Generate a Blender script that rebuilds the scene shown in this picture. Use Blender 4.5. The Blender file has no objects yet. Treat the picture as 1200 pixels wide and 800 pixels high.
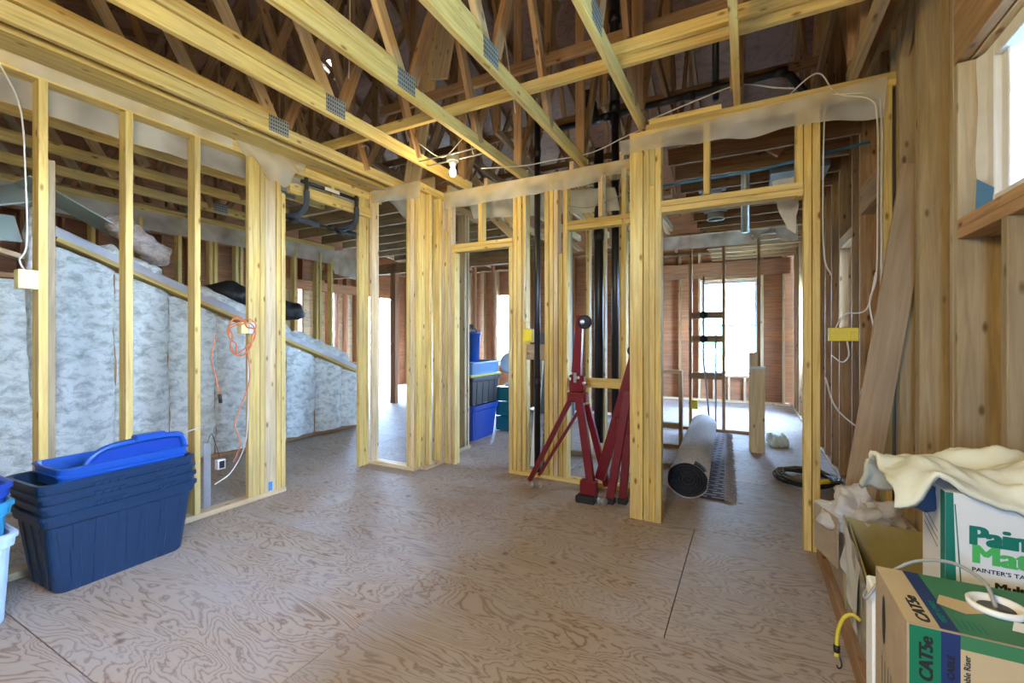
import bpy, bmesh, math, random
from mathutils import Vector, Matrix, noise
R = random.Random(7)
scene = bpy.context.scene
col = scene.collection
PI = math.pi

# ------------------------------------------------------------------ camera, world, lights, exposure
cam_d = bpy.data.cameras.new('camera'); cam = bpy.data.objects.new('camera', cam_d); col.objects.link(cam)
cam_d.sensor_width = 36.0; cam_d.lens = 36.0 * 524.0 / 1200.0; cam_d.shift_y = -3.0 / 1200.0
cam_d.clip_start = 0.02; cam_d.clip_end = 200
cam.location = (0, 0, 1.25); cam.rotation_euler = (PI / 2, 0, math.radians(27.8))
scene.camera = cam

world = bpy.data.worlds.new('sky'); scene.world = world; world.use_nodes = True
wn = world.node_tree.nodes; wl = world.node_tree.links
wbg = wn['Background']; wbg.inputs['Strength'].default_value = 76.0
wtc = wn.new('ShaderNodeTexCoord'); wsep = wn.new('ShaderNodeSeparateXYZ'); wr = wn.new('ShaderNodeValToRGB')
wl.new(wtc.outputs['Generated'], wsep.inputs[0]); wl.new(wsep.outputs['Z'], wr.inputs[0]); wl.new(wr.outputs[0], wbg.inputs['Color'])
wr.color_ramp.elements[0].color = (0.48, 0.69, 1.0, 1); wr.color_ramp.elements[1].color = (0.25, 0.46, 1.0, 1)

vs = scene.view_settings
vs.view_transform = 'Standard'; vs.look = 'None'; vs.gamma = 1.0; vs.exposure = 0.62; vs.use_curve_mapping = False
scene.cycles.use_denoising = True
scene.cycles.max_bounces = 8; scene.cycles.diffuse_bounces = 4; scene.cycles.transparent_max_bounces = 16
scene.cycles.sample_clamp_indirect = 6.0

# portals only tell the renderer where the sky light enters: one in each opening
def sky_portal(name, loc, direction, sx, sy):
    d = bpy.data.lights.new(name, 'AREA'); d.shape = 'RECTANGLE'; d.size = sx; d.size_y = sy; d.cycles.is_portal = True
    o = bpy.data.objects.new(name, d); col.objects.link(o); o.location = loc
    o.rotation_euler = Vector(direction).to_track_quat('-Z', 'Z').to_euler()
    return o
sky_portal('portal_side_window', (0.88, 1.22, 2.02), (-1, 0, 0), 2.1, 0.56)
sky_portal('portal_added_rear_gap', (-0.35, -2.72, 1.6), (0, 1, 0), 0.38, 0.8)  # unseen rear gap, added and sized for cool light on the carton pile
sky_portal('portal_far_window', (-0.33, 9.96, 1.47), (0, -1, 0), 1.0, 1.9)
sky_portal('portal_patio_window', (-8.62, 7.65, 1.4), (1, 0, 0), 3.5, 2.0)
sky_portal('portal_hall_window', (0.88, 4.6, 1.68), (-1, 0, 0), 0.5, 0.72)
sky_portal('portal_bath_side_window', (0.88, 7.9, 1.5), (-1, 0, 0), 1.0, 1.2)
sky_portal('portal_back_room_window', (-5.1, 9.96, 1.47), (0, -1, 0), 1.0, 1.8)

# ------------------------------------------------------------------ materials
def new_mat(name):
    m = bpy.data.materials.new(name); m.use_nodes = True
    nt = m.node_tree; return m, nt.nodes, nt.links, nt.nodes['Principled BSDF']

def plain(name, c, rough=0.5, metal=0.0, var=0.06, scale=12.0, bump=0.0, emit=None, spec=0.5, coat=0.0):
    m, n, l, b = new_mat(name)
    b.inputs['Roughness'].default_value = rough; b.inputs['Metallic'].default_value = metal
    b.inputs['Specular IOR Level'].default_value = spec; b.inputs['Coat Weight'].default_value = coat
    tc = n.new('ShaderNodeTexCoord'); nz = n.new('ShaderNodeTexNoise'); nz.inputs['Scale'].default_value = scale; nz.inputs['Detail'].default_value = 4
    l.new(tc.outputs['Object'], nz.inputs['Vector'])
    r = n.new('ShaderNodeValToRGB')
    r.color_ramp.elements[0].position = 0.3; r.color_ramp.elements[1].position = 0.7
    r.color_ramp.elements[0].color = (*[x * (1 - var * 2) for x in c], 1); r.color_ramp.elements[1].color = (*[min(1, x * (1 + var)) for x in c], 1)
    l.new(nz.outputs['Fac'], r.inputs[0]); l.new(r.outputs[0], b.inputs['Base Color'])
    if bump:
        bp = n.new('ShaderNodeBump'); bp.inputs['Strength'].default_value = bump; bp.inputs['Distance'].default_value = 0.01
        l.new(nz.outputs['Fac'], bp.inputs['Height']); l.new(bp.outputs[0], b.inputs['Normal'])
    if emit:
        b.inputs['Emission Color'].default_value = (*c, 1); b.inputs['Emission Strength'].default_value = emit
    return m

def wood(name, light, dark, rough=0.62, value_spread=0.25, knots=0.11):
    m, n, l, b = new_mat(name); b.inputs['Roughness'].default_value = rough; b.inputs['Specular IOR Level'].default_value = 0.25
    tc = n.new('ShaderNodeTexCoord'); oi = n.new('ShaderNodeObjectInfo')
    mul = n.new('ShaderNodeMath'); mul.operation = 'MULTIPLY'; mul.inputs[1].default_value = 60.0
    l.new(oi.outputs['Random'], mul.inputs[0])
    add = n.new('ShaderNodeVectorMath'); add.operation = 'ADD'
    l.new(tc.outputs['Object'], add.inputs[0]); l.new(mul.outputs[0], add.inputs[1])
    def mapped(sc):
        mp = n.new('ShaderNodeMapping'); mp.inputs['Scale'].default_value = sc; l.new(add.outputs[0], mp.inputs['Vector']); return mp.outputs[0]
    g = n.new('ShaderNodeTexNoise'); g.inputs['Scale'].default_value = 1.0; g.inputs['Detail'].default_value = 5; g.inputs['Roughness'].default_value = 0.65; g.inputs['Distortion'].default_value = 0.6
    l.new(mapped((2.2, 42, 42)), g.inputs['Vector'])
    r = n.new('ShaderNodeValToRGB'); r.color_ramp.elements[0].position = 0.32; r.color_ramp.elements[1].position = 0.62
    r.color_ramp.elements[0].color = (*dark, 1); r.color_ramp.elements[1].color = (*light, 1)
    l.new(g.outputs['Fac'], r.inputs[0])
    big = n.new('ShaderNodeTexNoise'); big.inputs['Scale'].default_value = 1.0; big.inputs['Detail'].default_value = 2
    l.new(mapped((1.6, 5, 5)), big.inputs['Vector'])
    hs = n.new('ShaderNodeHueSaturation')
    mr = n.new('ShaderNodeMapRange'); mr.inputs['To Min'].default_value = 1 - value_spread * 0.6; mr.inputs['To Max'].default_value = 1 + value_spread * 0.4
    l.new(oi.outputs['Random'], mr.inputs['Value'])
    mr2 = n.new('ShaderNodeMapRange'); mr2.inputs['From Min'].default_value = 0.3; mr2.inputs['From Max'].default_value = 0.7; mr2.inputs['To Min'].default_value = 0.82; mr2.inputs['To Max'].default_value = 1.1
    l.new(big.outputs['Fac'], mr2.inputs['Value'])
    mm = n.new('ShaderNodeMath'); mm.operation = 'MULTIPLY'; l.new(mr.outputs[0], mm.inputs[0]); l.new(mr2.outputs[0], mm.inputs[1])
    l.new(mm.outputs[0], hs.inputs['Value']); l.new(r.outputs[0], hs.inputs['Color'])
    sm = n.new('ShaderNodeMapRange'); sm.inputs['To Min'].default_value = 0.85; sm.inputs['To Max'].default_value = 1.1
    l.new(big.outputs['Fac'], sm.inputs['Value']); l.new(sm.outputs[0], hs.inputs['Saturation'])
    v = n.new('ShaderNodeTexVoronoi'); v.inputs['Scale'].default_value = 1.0; l.new(mapped((5.5, 13, 13)), v.inputs['Vector'])
    kr = n.new('ShaderNodeValToRGB'); kr.color_ramp.elements[0].position = knots * 0.6; kr.color_ramp.elements[1].position = knots * 1.5
    kr.color_ramp.elements[0].color = (1, 1, 1, 1); kr.color_ramp.elements[1].color = (0, 0, 0, 1)
    l.new(v.outputs['Distance'], kr.inputs[0])
    mx = n.new('ShaderNodeMix'); mx.data_type = 'RGBA'; l.new(kr.outputs[0], mx.inputs[0]); l.new(hs.outputs[0], mx.inputs[6])
    mx.inputs[7].default_value = (dark[0] * 0.45, dark[1] * 0.36, dark[2] * 0.3, 1)
    l.new(mx.outputs[2], b.inputs['Base Color'])
    bp = n.new('ShaderNodeBump'); bp.inputs['Strength'].default_value = 0.25; bp.inputs['Distance'].default_value = 0.002
    l.new(g.outputs['Fac'], bp.inputs['Height']); l.new(bp.outputs[0], b.inputs['Normal'])
    return m

def plywood(name, light, dark, rings=26.0, stretch=(1.15, 2.1), rough=0.5, dusty=(0.62, 0.6, 0.6)):
    """rotary-cut veneer: contour lines of a stretched noise field"""
    m, n, l, b = new_mat(name); b.inputs['Roughness'].default_value = rough
    tc = n.new('ShaderNodeTexCoord'); oi = n.new('ShaderNodeObjectInfo')
    mul = n.new('ShaderNodeMath'); mul.operation = 'MULTIPLY'; mul.inputs[1].default_value = 80.0; l.new(oi.outputs['Random'], mul.inputs[0])
    add = n.new('ShaderNodeVectorMath'); add.operation = 'ADD'; l.new(tc.outputs['Object'], add.inputs[0]); l.new(mul.outputs[0], add.inputs[1])
    mp = n.new('ShaderNodeMapping'); mp.inputs['Scale'].default_value = (stretch[0], stretch[1], stretch[1]); l.new(add.outputs[0], mp.inputs['Vector'])
    nz = n.new('ShaderNodeTexNoise'); nz.inputs['Scale'].default_value = 1.5; nz.inputs['Detail'].default_value = 5.0; nz.inputs['Roughness'].default_value = 0.46; nz.inputs['Distortion'].default_value = 0.5
    l.new(mp.outputs[0], nz.inputs['Vector'])
    ml = n.new('ShaderNodeMath'); ml.operation = 'MULTIPLY'; ml.inputs[1].default_value = rings; l.new(nz.outputs['Fac'], ml.inputs[0])
    fr = n.new('ShaderNodeMath'); fr.operation = 'FRACT'; l.new(ml.outputs[0], fr.inputs[0])
    r = n.new('ShaderNodeValToRGB'); e = r.color_ramp.elements
    e[0].position = 0.0; e[0].color = (*dark, 1); e[1].position = 0.17; e[1].color = (*[d * 0.45 + x * 0.55 for d, x in zip(dark, light)], 1)
    k = e.new(0.27); k.color = (*light, 1); k = e.new(0.8); k.color = (*[x * 0.95 for x in light], 1); k = e.new(1.0); k.color = (*[d * 0.7 + x * 0.3 for d, x in zip(dark, light)], 1)
    l.new(fr.outputs[0], r.inputs[0])
    n2 = n.new('ShaderNodeTexNoise'); n2.inputs['Scale'].default_value = 2.3; n2.inputs['Detail'].default_value = 5; l.new(add.outputs[0], n2.inputs['Vector'])
    r2 = n.new('ShaderNodeValToRGB'); r2.color_ramp.elements[0].position = 0.38; r2.color_ramp.elements[0].color = (0, 0, 0, 1); r2.color_ramp.elements[1].position = 0.72; r2.color_ramp.elements[1].color = (0.45, 0.45, 0.45, 1)
    l.new(n2.outputs['Fac'], r2.inputs[0])
    mx = n.new('ShaderNodeMix'); mx.data_type = 'RGBA'; l.new(r2.outputs[0], mx.inputs[0]); l.new(r.outputs[0], mx.inputs[6]); mx.inputs[7].default_value = (*dusty, 1)
    # knots and scuffs
    v = n.new('ShaderNodeTexVoronoi'); v.inputs['Scale'].default_value = 3.2; l.new(add.outputs[0], v.inputs['Vector'])
    kr = n.new('ShaderNodeValToRGB'); kr.color_ramp.elements[0].position = 0.03; kr.color_ramp.elements[1].position = 0.09
    kr.color_ramp.elements[0].color = (0.7, 0.7, 0.7, 1); kr.color_ramp.elements[1].color = (0, 0, 0, 1); l.new(v.outputs['Distance'], kr.inputs[0])
    mk = n.new('ShaderNodeMix'); mk.data_type = 'RGBA'; l.new(kr.outputs[0], mk.inputs[0]); l.new(mx.outputs[2], mk.inputs[6]); mk.inputs[7].default_value = (dark[0] * 0.6, dark[1] * 0.5, dark[2] * 0.5, 1)
    hs = n.new('ShaderNodeHueSaturation'); mr = n.new('ShaderNodeMapRange'); mr.inputs['To Min'].default_value = 0.86; mr.inputs['To Max'].default_value = 1.08
    l.new(oi.outputs['Random'], mr.inputs['Value']); l.new(mr.outputs[0], hs.inputs['Value']); l.new(mk.outputs[2], hs.inputs['Color'])
    l.new(hs.outputs[0], b.inputs['Base Color'])
    bp = n.new('ShaderNodeBump'); bp.inputs['Strength'].default_value = 0.15; bp.inputs['Distance'].default_value = 0.002; l.new(fr.outputs[0], bp.inputs['Height']); l.new(bp.outputs[0], b.inputs['Normal'])
    return m

def film(name, tint=(0.93, 0.95, 0.96), clear=0.52, rough=0.1):
    m, n, l, b = new_mat(name); out = n['Material Output']
    tr = n.new('ShaderNodeBsdfTransparent'); tl = n.new('ShaderNodeBsdfTranslucent'); tl.inputs['Color'].default_value = (*tint, 1)
    b.inputs['Base Color'].default_value = (*tint, 1); b.inputs['Roughness'].default_value = rough
    m1 = n.new('ShaderNodeMixShader'); m1.inputs[0].default_value = 0.22; l.new(b.outputs[0], m1.inputs[1]); l.new(tl.outputs[0], m1.inputs[2])
    nz = n.new('ShaderNodeTexNoise'); nz.inputs['Scale'].default_value = 3; tc = n.new('ShaderNodeTexCoord'); l.new(tc.outputs['Object'], nz.inputs['Vector'])
    mr = n.new('ShaderNodeMapRange'); mr.inputs['From Min'].default_value = 0.3; mr.inputs['From Max'].default_value = 0.7; mr.inputs['To Min'].default_value = clear - 0.22; mr.inputs['To Max'].default_value = clear + 0.25; l.new(nz.outputs['Fac'], mr.inputs['Value'])
    m2 = n.new('ShaderNodeMixShader'); l.new(mr.outputs[0], m2.inputs[0]); l.new(m1.outputs[0], m2.inputs[1]); l.new(tr.outputs[0], m2.inputs[2])
    l.new(m2.outputs[0], out.inputs['Surface'])
    bp = n.new('ShaderNodeBump'); bp.inputs['Strength'].default_value = 0.2; bp.inputs['Distance'].default_value = 0.02
    n3 = n.new('ShaderNodeTexNoise'); n3.inputs['Scale'].default_value = 14; n3.inputs['Detail'].default_value = 3; l.new(tc.outputs['Object'], n3.inputs['Vector']); l.new(n3.outputs['Fac'], bp.inputs['Height']); l.new(bp.outputs[0], b.inputs['Normal'])
    return m

def insulation_mat(name, c, dark):
    m, n, l, b = new_mat(name); b.inputs['Roughness'].default_value = 0.95; b.inputs['Specular IOR Level'].default_value = 0.05
    tc = n.new('ShaderNodeTexCoord'); nz = n.new('ShaderNodeTexNoise'); nz.inputs['Scale'].default_value = 9; nz.inputs['Detail'].default_value = 9; nz.inputs['Roughness'].default_value = 0.68; nz.inputs['Distortion'].default_value = 0.4
    mp = n.new('ShaderNodeMapping'); mp.inputs['Scale'].default_value = (1, 1, 1.7); l.new(tc.outputs['Object'], mp.inputs[0]); l.new(mp.outputs[0], nz.inputs['Vector'])
    r = n.new('ShaderNodeValToRGB'); r.color_ramp.elements[0].position = 0.34; r.color_ramp.elements[1].position = 0.55
    r.color_ramp.elements[0].color = (*dark, 1); r.color_ramp.elements[1].color = (*c, 1); l.new(nz.outputs['Fac'], r.inputs[0]); l.new(r.outputs[0], b.inputs['Base Color'])
    bp = n.new('ShaderNodeBump'); bp.inputs['Strength'].default_value = 0.9; bp.inputs['Distance'].default_value = 0.03; l.new(nz.outputs['Fac'], bp.inputs['Height']); l.new(bp.outputs[0], b.inputs['Normal'])
    return m

def nail_plate_mat():
    m, n, l, b = new_mat('galvanised_nail_plate'); b.inputs['Metallic'].default_value = 0.4; b.inputs['Roughness'].default_value = 0.5
    tc = n.new('ShaderNodeTexCoord'); mp = n.new('ShaderNodeMapping'); mp.inputs['Scale'].default_value = (55, 55, 38); l.new(tc.outputs['Object'], mp.inputs[0])
    sx = n.new('ShaderNodeSeparateXYZ'); l.new(mp.outputs[0], sx.inputs[0])
    outs = []
    for ax in ('Y', 'Z'):
        f = n.new('ShaderNodeMath'); f.operation = 'FRACT'; l.new(sx.outputs[ax], f.inputs[0])
        g = n.new('ShaderNodeMath'); g.operation = 'GREATER_THAN'; g.inputs[1].default_value = 0.45; l.new(f.outputs[0], g.inputs[0]); outs.append(g)
    mu = n.new('ShaderNodeMath'); mu.operation = 'MULTIPLY'; l.new(outs[0].outputs[0], mu.inputs[0]); l.new(outs[1].outputs[0], mu.inputs[1])
    mx = n.new('ShaderNodeMix'); mx.data_type = 'RGBA'; l.new(mu.outputs[0], mx.inputs[0]); mx.inputs[6].default_value = (0.42, 0.46, 0.46, 1); mx.inputs[7].default_value = (0.08, 0.09, 0.09, 1)
    l.new(mx.outputs[2], b.inputs['Base Color']); return m

def glass_mat():
    m, n, l, b = new_mat('window_glass'); out = n['Material Output']
    tr = n.new('ShaderNodeBsdfTransparent'); gl = n.new('ShaderNodeBsdfGlossy'); gl.inputs['Roughness'].default_value = 0.02
    fz = n.new('ShaderNodeFresnel'); mx = n.new('ShaderNodeMixShader'); l.new(fz.outputs[0], mx.inputs[0]); l.new(tr.outputs[0], mx.inputs[1]); l.new(gl.outputs[0], mx.inputs[2]); l.new(mx.outputs[0], out.inputs['Surface'])
    return m

M = {}
M['pine'] = wood('pine_lumber', (0.80, 0.605, 0.215), (0.57, 0.37, 0.10))
M['pine_pale'] = wood('pale_pine_lumber', (0.82, 0.66, 0.40), (0.62, 0.43, 0.22))
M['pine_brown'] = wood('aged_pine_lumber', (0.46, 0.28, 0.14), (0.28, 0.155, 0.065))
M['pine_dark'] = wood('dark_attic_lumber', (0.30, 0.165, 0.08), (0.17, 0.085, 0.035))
M['pine_tan'] = wood('tan_pine_lumber', (0.46, 0.36, 0.215), (0.33, 0.235, 0.125))
M['board_red'] = wood('reddish_sheathing', (0.52, 0.26, 0.13), (0.36, 0.15, 0.065), knots=0.03)
M['sheath_tan'] = wood('tan_sheathing_board', (0.42, 0.325, 0.19), (0.29, 0.21, 0.11))
M['lean'] = wood('planed_leaning_board', (0.50, 0.385, 0.26), (0.42, 0.30, 0.19), knots=0.0)
M['ply'] = plywood('fir_plywood_floor', (0.45, 0.355, 0.27), (0.21, 0.135, 0.085), rings=30, stretch=(0.85, 2.9), rough=0.68, dusty=(0.45, 0.43, 0.43))
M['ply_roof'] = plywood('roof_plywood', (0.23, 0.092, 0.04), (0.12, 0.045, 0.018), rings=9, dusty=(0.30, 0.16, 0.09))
M['insul'] = insulation_mat('fibreglass_batt', (0.84, 0.90, 0.87), (0.44, 0.50, 0.47))
M['insul_pink'] = insulation_mat('loose_pink_grey_batt', (0.72, 0.62, 0.56), (0.38, 0.3, 0.27))
M['film'] = film('polyethylene_film'); M['film_far'] = film('clear_film', clear=0.42)
M['bag'] = film('plastic_bag_film', (0.97, 0.97, 0.97), 0.3, 0.06)
M['plate'] = nail_plate_mat(); M['glass'] = glass_mat()
M['abs'] = plain('black_abs_pipe', (0.012, 0.013, 0.016), 0.35)
M['black'] = plain('black_plastic', (0.012, 0.012, 0.013), 0.45)
M['bar_grey'] = plain('slate_foam_grip', (0.05, 0.065, 0.09), 0.6)
M['cable'] = plain('white_cable_sheath', (0.72, 0.70, 0.66), 0.45)
M['cable_grey'] = plain('grey_cable_sheath', (0.30, 0.32, 0.34), 0.45)
M['orange'] = plain('orange_cord', (0.72, 0.22, 0.08), 0.5)
M['yellow_box'] = plain('yellow_plastic_box', (0.85, 0.66, 0.05), 0.45, var=0.03)
M['pale_yellow'] = plain('pale_yellow_plastic_box', (0.85, 0.74, 0.32), 0.45, var=0.03)
M['navy'] = plain('navy_tote_plastic', (0.010, 0.035, 0.085), 0.32, var=0.03)
M['cobalt'] = plain('cobalt_tote_plastic', (0.012, 0.085, 0.42), 0.3, var=0.03)
M['royal'] = plain('royal_tote_plastic', (0.010, 0.055, 0.36), 0.35, var=0.03)
M['cyan'] = plain('cyan_tote_plastic', (0.03, 0.28, 0.5), 0.35, var=0.03)
M['teal'] = plain('teal_drawer_plastic', (0.015, 0.16, 0.20), 0.35, var=0.03)
M['pale_blue'] = plain('pale_blue_tote_plastic', (0.5, 0.66, 0.85), 0.4, var=0.03)
M['clear_blue'] = plain('frosted_blue_lid', (0.12, 0.3, 0.6), 0.3, var=0.03)
M['lime'] = plain('lime_lid_plastic', (0.6, 0.62, 0.16), 0.4, var=0.03)
M['white'] = plain('white_vinyl', (0.8, 0.83, 0.86), 0.4, var=0.02)
M['white_foam'] = plain('white_foam_board', (0.82, 0.86, 0.88), 0.6, var=0.02)
M['red'] = plain('red_painted_steel', (0.17, 0.006, 0.013), 0.35, var=0.08, coat=0.1)
M['steel'] = plain('zinc_steel', (0.55, 0.56, 0.57), 0.35, 0.8)
M['rubber'] = plain('black_rubber', (0.015, 0.015, 0.016), 0.7)
M['kraft'] = plain('kraft_cardboard', (0.38, 0.30, 0.215), 0.85, var=0.05, bump=0.05, scale=30)
M['kraft_in'] = plain('cardboard_inside', (0.40, 0.36, 0.19), 0.85, var=0.04, scale=20)
M['kraft_top'] = plain('light_cardboard', (0.50, 0.40, 0.24), 0.8, var=0.03)
M['box_white'] = plain('printed_white_carton', (0.66, 0.69, 0.72), 0.55, var=0.02)
M['print_green'] = plain('dark_green_ink', (0.0, 0.16, 0.12), 0.55, var=0.02)
M['print_lime'] = plain('bright_green_ink', (0.06, 0.42, 0.10), 0.55, var=0.02)
M['cat_green'] = plain('emerald_ink', (0.0, 0.17, 0.08), 0.5, var=0.03)
M['cat_top'] = plain('green_lid_ink', (0.04, 0.20, 0.085), 0.5, var=0.08, scale=5)
M['cat_blue'] = plain('navy_ink', (0.008, 0.028, 0.13), 0.5, var=0.03)
M['ink'] = plain('black_ink', (0.012, 0.014, 0.014), 0.6)
M['tape'] = plain('torn_silver_wrap', (0.42, 0.42, 0.41), 0.35, var=0.25, scale=18, bump=0.3)
M['cloth'] = plain('canvas_drop_cloth', (0.66, 0.69, 0.59), 0.9, var=0.10, scale=6, bump=0.1)
M['denim'] = plain('navy_fabric', (0.02, 0.05, 0.11), 0.9)
M['bungee'] = plain('yellow_bungee', (0.72, 0.62, 0.06), 0.6)
M['carpet_back'] = plain('grey_carpet_backing', (0.46, 0.41, 0.37), 0.95, var=0.16, scale=60, bump=0.25)
M['carpet_edge'] = plain('dark_carpet_pile', (0.03, 0.03, 0.035), 0.95, var=0.3, scale=90)
M['rug_fringe'] = plain('grey_rug_fringe', (0.30, 0.26, 0.24), 0.95, var=0.2, scale=60)
M['bulb'] = plain('white_lamp_glass', (0.95, 0.93, 0.88), 0.3, var=0.01, emit=2.0)
M['galv'] = plain('galvanised_sheet', (0.50, 0.52, 0.53), 0.4, 0.6)
M['cap'] = plain('grey_metal_flashing', (0.46, 0.47, 0.50), 0.45, 0.2, var=0.08, scale=7)
M['green_board'] = plain('green_drywall', (0.46, 0.58, 0.54), 0.8, var=0.05, scale=3)
M['tyvek'] = plain('white_house_wrap', (0.78, 0.82, 0.88), 0.5, var=0.03)
M['blue_tape'] = plain('blue_flashing_tape', (0.08, 0.28, 0.6), 0.4)
M['ground'] = plain('outside_ground', (0.34, 0.38, 0.26), 0.9, scale=1)
M['leaf'] = plain('outside_foliage', (0.30, 0.42, 0.22), 0.9, scale=3, var=0.2)
M['camo'] = plain('patterned_fabric_roll', (0.22, 0.24, 0.22), 0.9, var=0.5, scale=40)
M['grey_panel'] = plain('grey_panel', (0.16, 0.18, 0.20), 0.6)
M['copper_blue'] = plain('blue_water_line', (0.06, 0.25, 0.5), 0.4)

def rug_mat():
    m, n, l, b = new_mat('patterned_rug_pile'); b.inputs['Roughness'].default_value = 0.95
    tc = n.new('ShaderNodeTexCoord'); br = n.new('ShaderNodeTexBrick'); br.inputs['Scale'].default_value = 4; br.inputs['Mortar Size'].default_value = 0.07
    br.inputs['Color1'].default_value = (0.30, 0.24, 0.23, 1); br.inputs['Color2'].default_value = (0.42, 0.35, 0.32, 1); br.inputs['Mortar'].default_value = (0.05, 0.04, 0.045, 1)
    l.new(tc.outputs['Object'], br.inputs['Vector']); l.new(br.outputs['Color'], b.inputs['Base Color']); return m
M['rug'] = rug_mat()

# ------------------------------------------------------------------ mesh helpers
def link(name, me, mat, parent=None, loc=(0, 0, 0)):
    o = bpy.data.objects.new(name, me); col.objects.link(o)
    if mat is not None and not me.materials:
        me.materials.append(M[mat] if isinstance(mat, str) else mat)
    o.location = loc
    if parent is not None:
        o.parent = parent; o.location = Vector(loc) - WL[parent.name]
    WL[o.name] = Vector(loc)
    return o
WL = {}
def empty(name, loc):
    o = bpy.data.objects.new(name, None); col.objects.link(o); o.location = loc; o.empty_display_size = 0.1; WL[o.name] = Vector(loc); return o
def tag(o, label, cat=None, group=None, kind=None):
    o['label'] = label
    if cat: o['category'] = cat
    if group: o['group'] = group
    if kind: o['kind'] = kind
    return o
def thing(name, label, cat, loc, group=None):
    return tag(empty(name, loc), label, cat, group)
def struct(name, label, loc=(0, 0, 0)):
    return tag(empty(name, loc), label, None, None, 'structure')
def mesh_from(verts, faces, smooth=False):
    me = bpy.data.meshes.new('m'); me.from_pydata([tuple(v) for v in verts], [], faces); me.update()
    if smooth:
        me.polygons.foreach_set('use_smooth', [True] * len(me.polygons))
    return me
def fix_normals(me):
    bm = bmesh.new(); bm.from_mesh(me); bmesh.ops.recalc_face_normals(bm, faces=bm.faces); bm.to_mesh(me); bm.free(); return me

def stick_mesh(L, w, t, ch=0.0025):
    a, b = w / 2, t / 2; c = min(ch, a * 0.4, b * 0.4)
    prof = [(-a + c, -b), (a - c, -b), (a, -b + c), (a, b - c), (a - c, b), (-a + c, b), (-a, b - c), (-a, -b + c)]
    vs_ = [(-L / 2, y, z) for y, z in prof] + [(L / 2, y, z) for y, z in prof]
    fs = [(i, (i + 1) % 8, 8 + (i + 1) % 8, 8 + i) for i in range(8)] + [tuple(range(7, -1, -1)), tuple(range(8, 16))]
    return mesh_from(vs_, fs)
SM = {}
def stick(name, parent, p0, p1, w, t, mat, ref=(0, 0, 1)):
    """timber from p0 to p1; t = thickness along ref, w = the other width"""
    p0, p1, ref = Vector(p0), Vector(p1), Vector(ref)
    x = (p1 - p0); L = x.length; x.normalize()
    z = (ref - x * ref.dot(x)).normalized(); y = z.cross(x)
    key = (round(L, 3), w, t, mat)
    me = SM.get(key)
    if me is None: me = SM[key] = stick_mesh(L, w, t)
    o = link(name, me, mat, parent, (p0 + p1) / 2)
    o.rotation_mode = 'QUATERNION'; o.rotation_quaternion = Matrix((x, y, z)).transposed().to_quaternion()
    return o
def box(name, parent, lo, hi, mat, ch=0.0015, rot=0.0):
    lo, hi = Vector(lo), Vector(hi); c = (lo + hi) / 2; s = hi - lo
    bm = bmesh.new(); bmesh.ops.create_cube(bm, size=1); bmesh.ops.scale(bm, vec=s, verts=bm.verts)
    if ch:
        bmesh.ops.bevel(bm, geom=bm.edges[:], offset=min(ch, min(s) * 0.4), segments=1, affect='EDGES')
    me = bpy.data.meshes.new('m'); bm.to_mesh(me); bm.free()
    o = link(name, me, mat, parent, c); o.rotation_euler = (0, 0, rot); return o
def catmull(pts, n=8, closed=False):
    pts = [Vector(p) for p in pts]; out = []; N = len(pts)
    if N == 2: return [pts[0].lerp(pts[1], i / n) for i in range(n + 1)]
    for i in range(N if closed else N - 1):
        p1, p2 = pts[i], pts[(i + 1) % N]
        p0 = pts[i - 1] if (i or closed) else p1 * 2 - p2
        p3 = pts[(i + 2) % N] if (i + 2 < N or closed) else p2 * 2 - p1
        for k in range(n):
            t = k / n
            out.append(0.5 * ((2 * p1) + (p2 - p0) * t + (2 * p0 - 5 * p1 + 4 * p2 - p3) * t * t + (3 * p1 - p0 - 3 * p2 + p3) * t ** 3))
    if not closed: out.append(pts[-1])
    return out
def tube_mesh(path, r, seg=8, closed=False):
    P = [Vector(p) for p in path]; N = len(P); vs_, fs = [], []; c0 = P[0].copy()
    up = None
    for i in range(N):
        a = P[i - 1] if (i or closed) else P[i]; b = P[(i + 1) % N] if (i + 1 < N or closed) else P[i]
        d = (b - a); d = d.normalized() if d.length > 1e-9 else Vector((0, 0, 1))
        if up is None: up = d.orthogonal().normalized()
        up = (up - d * up.dot(d))
        up = up.normalized() if up.length > 1e-6 else d.orthogonal().normalized()
        s = d.cross(up); rr = r[i] if isinstance(r, (list, tuple)) else r
        for k in range(seg):
            th = 2 * PI * k / seg; vs_.append(P[i] - c0 + up * math.cos(th) * rr + s * math.sin(th) * rr)
    for i in range(N if closed else N - 1):
        j = (i + 1) % N
        for k in range(seg):
            fs.append((i * seg + k, i * seg + (k + 1) % seg, j * seg + (k + 1) % seg, j * seg + k))
    if not closed:
        fs.append(tuple(range(seg - 1, -1, -1))); fs.append(tuple((N - 1) * seg + k for k in range(seg)))
    return mesh_from(vs_, fs, True), c0
def tube(name, parent, pts, r, mat, n=6, seg=8, smooth=True, closed=False):
    path = catmull(pts, n, closed) if smooth else [Vector(p) for p in pts]
    me, c0 = tube_mesh(path, r, seg, closed)
    return link(name, me, mat, parent, c0)
def lathe(name, parent, prof, loc, mat, seg=20, rot=None, smooth=True):
    vs_, fs = [], []
    for r, z in prof:
        for k in range(seg):
            a = 2 * PI * k / seg; vs_.append((r * math.cos(a), r * math.sin(a), z))
    for i in range(len(prof) - 1):
        for k in range(seg):
            fs.append((i * seg + k, i * seg + (k + 1) % seg, (i + 1) * seg + (k + 1) % seg, (i + 1) * seg + k))
    fs.append(tuple(range(seg - 1, -1, -1))); fs.append(tuple((len(prof) - 1) * seg + k for k in range(seg)))
    me = mesh_from(vs_, fs, smooth); o = link(name, me, mat, parent, loc)
    if rot: o.rotation_euler = rot
    return o
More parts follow.
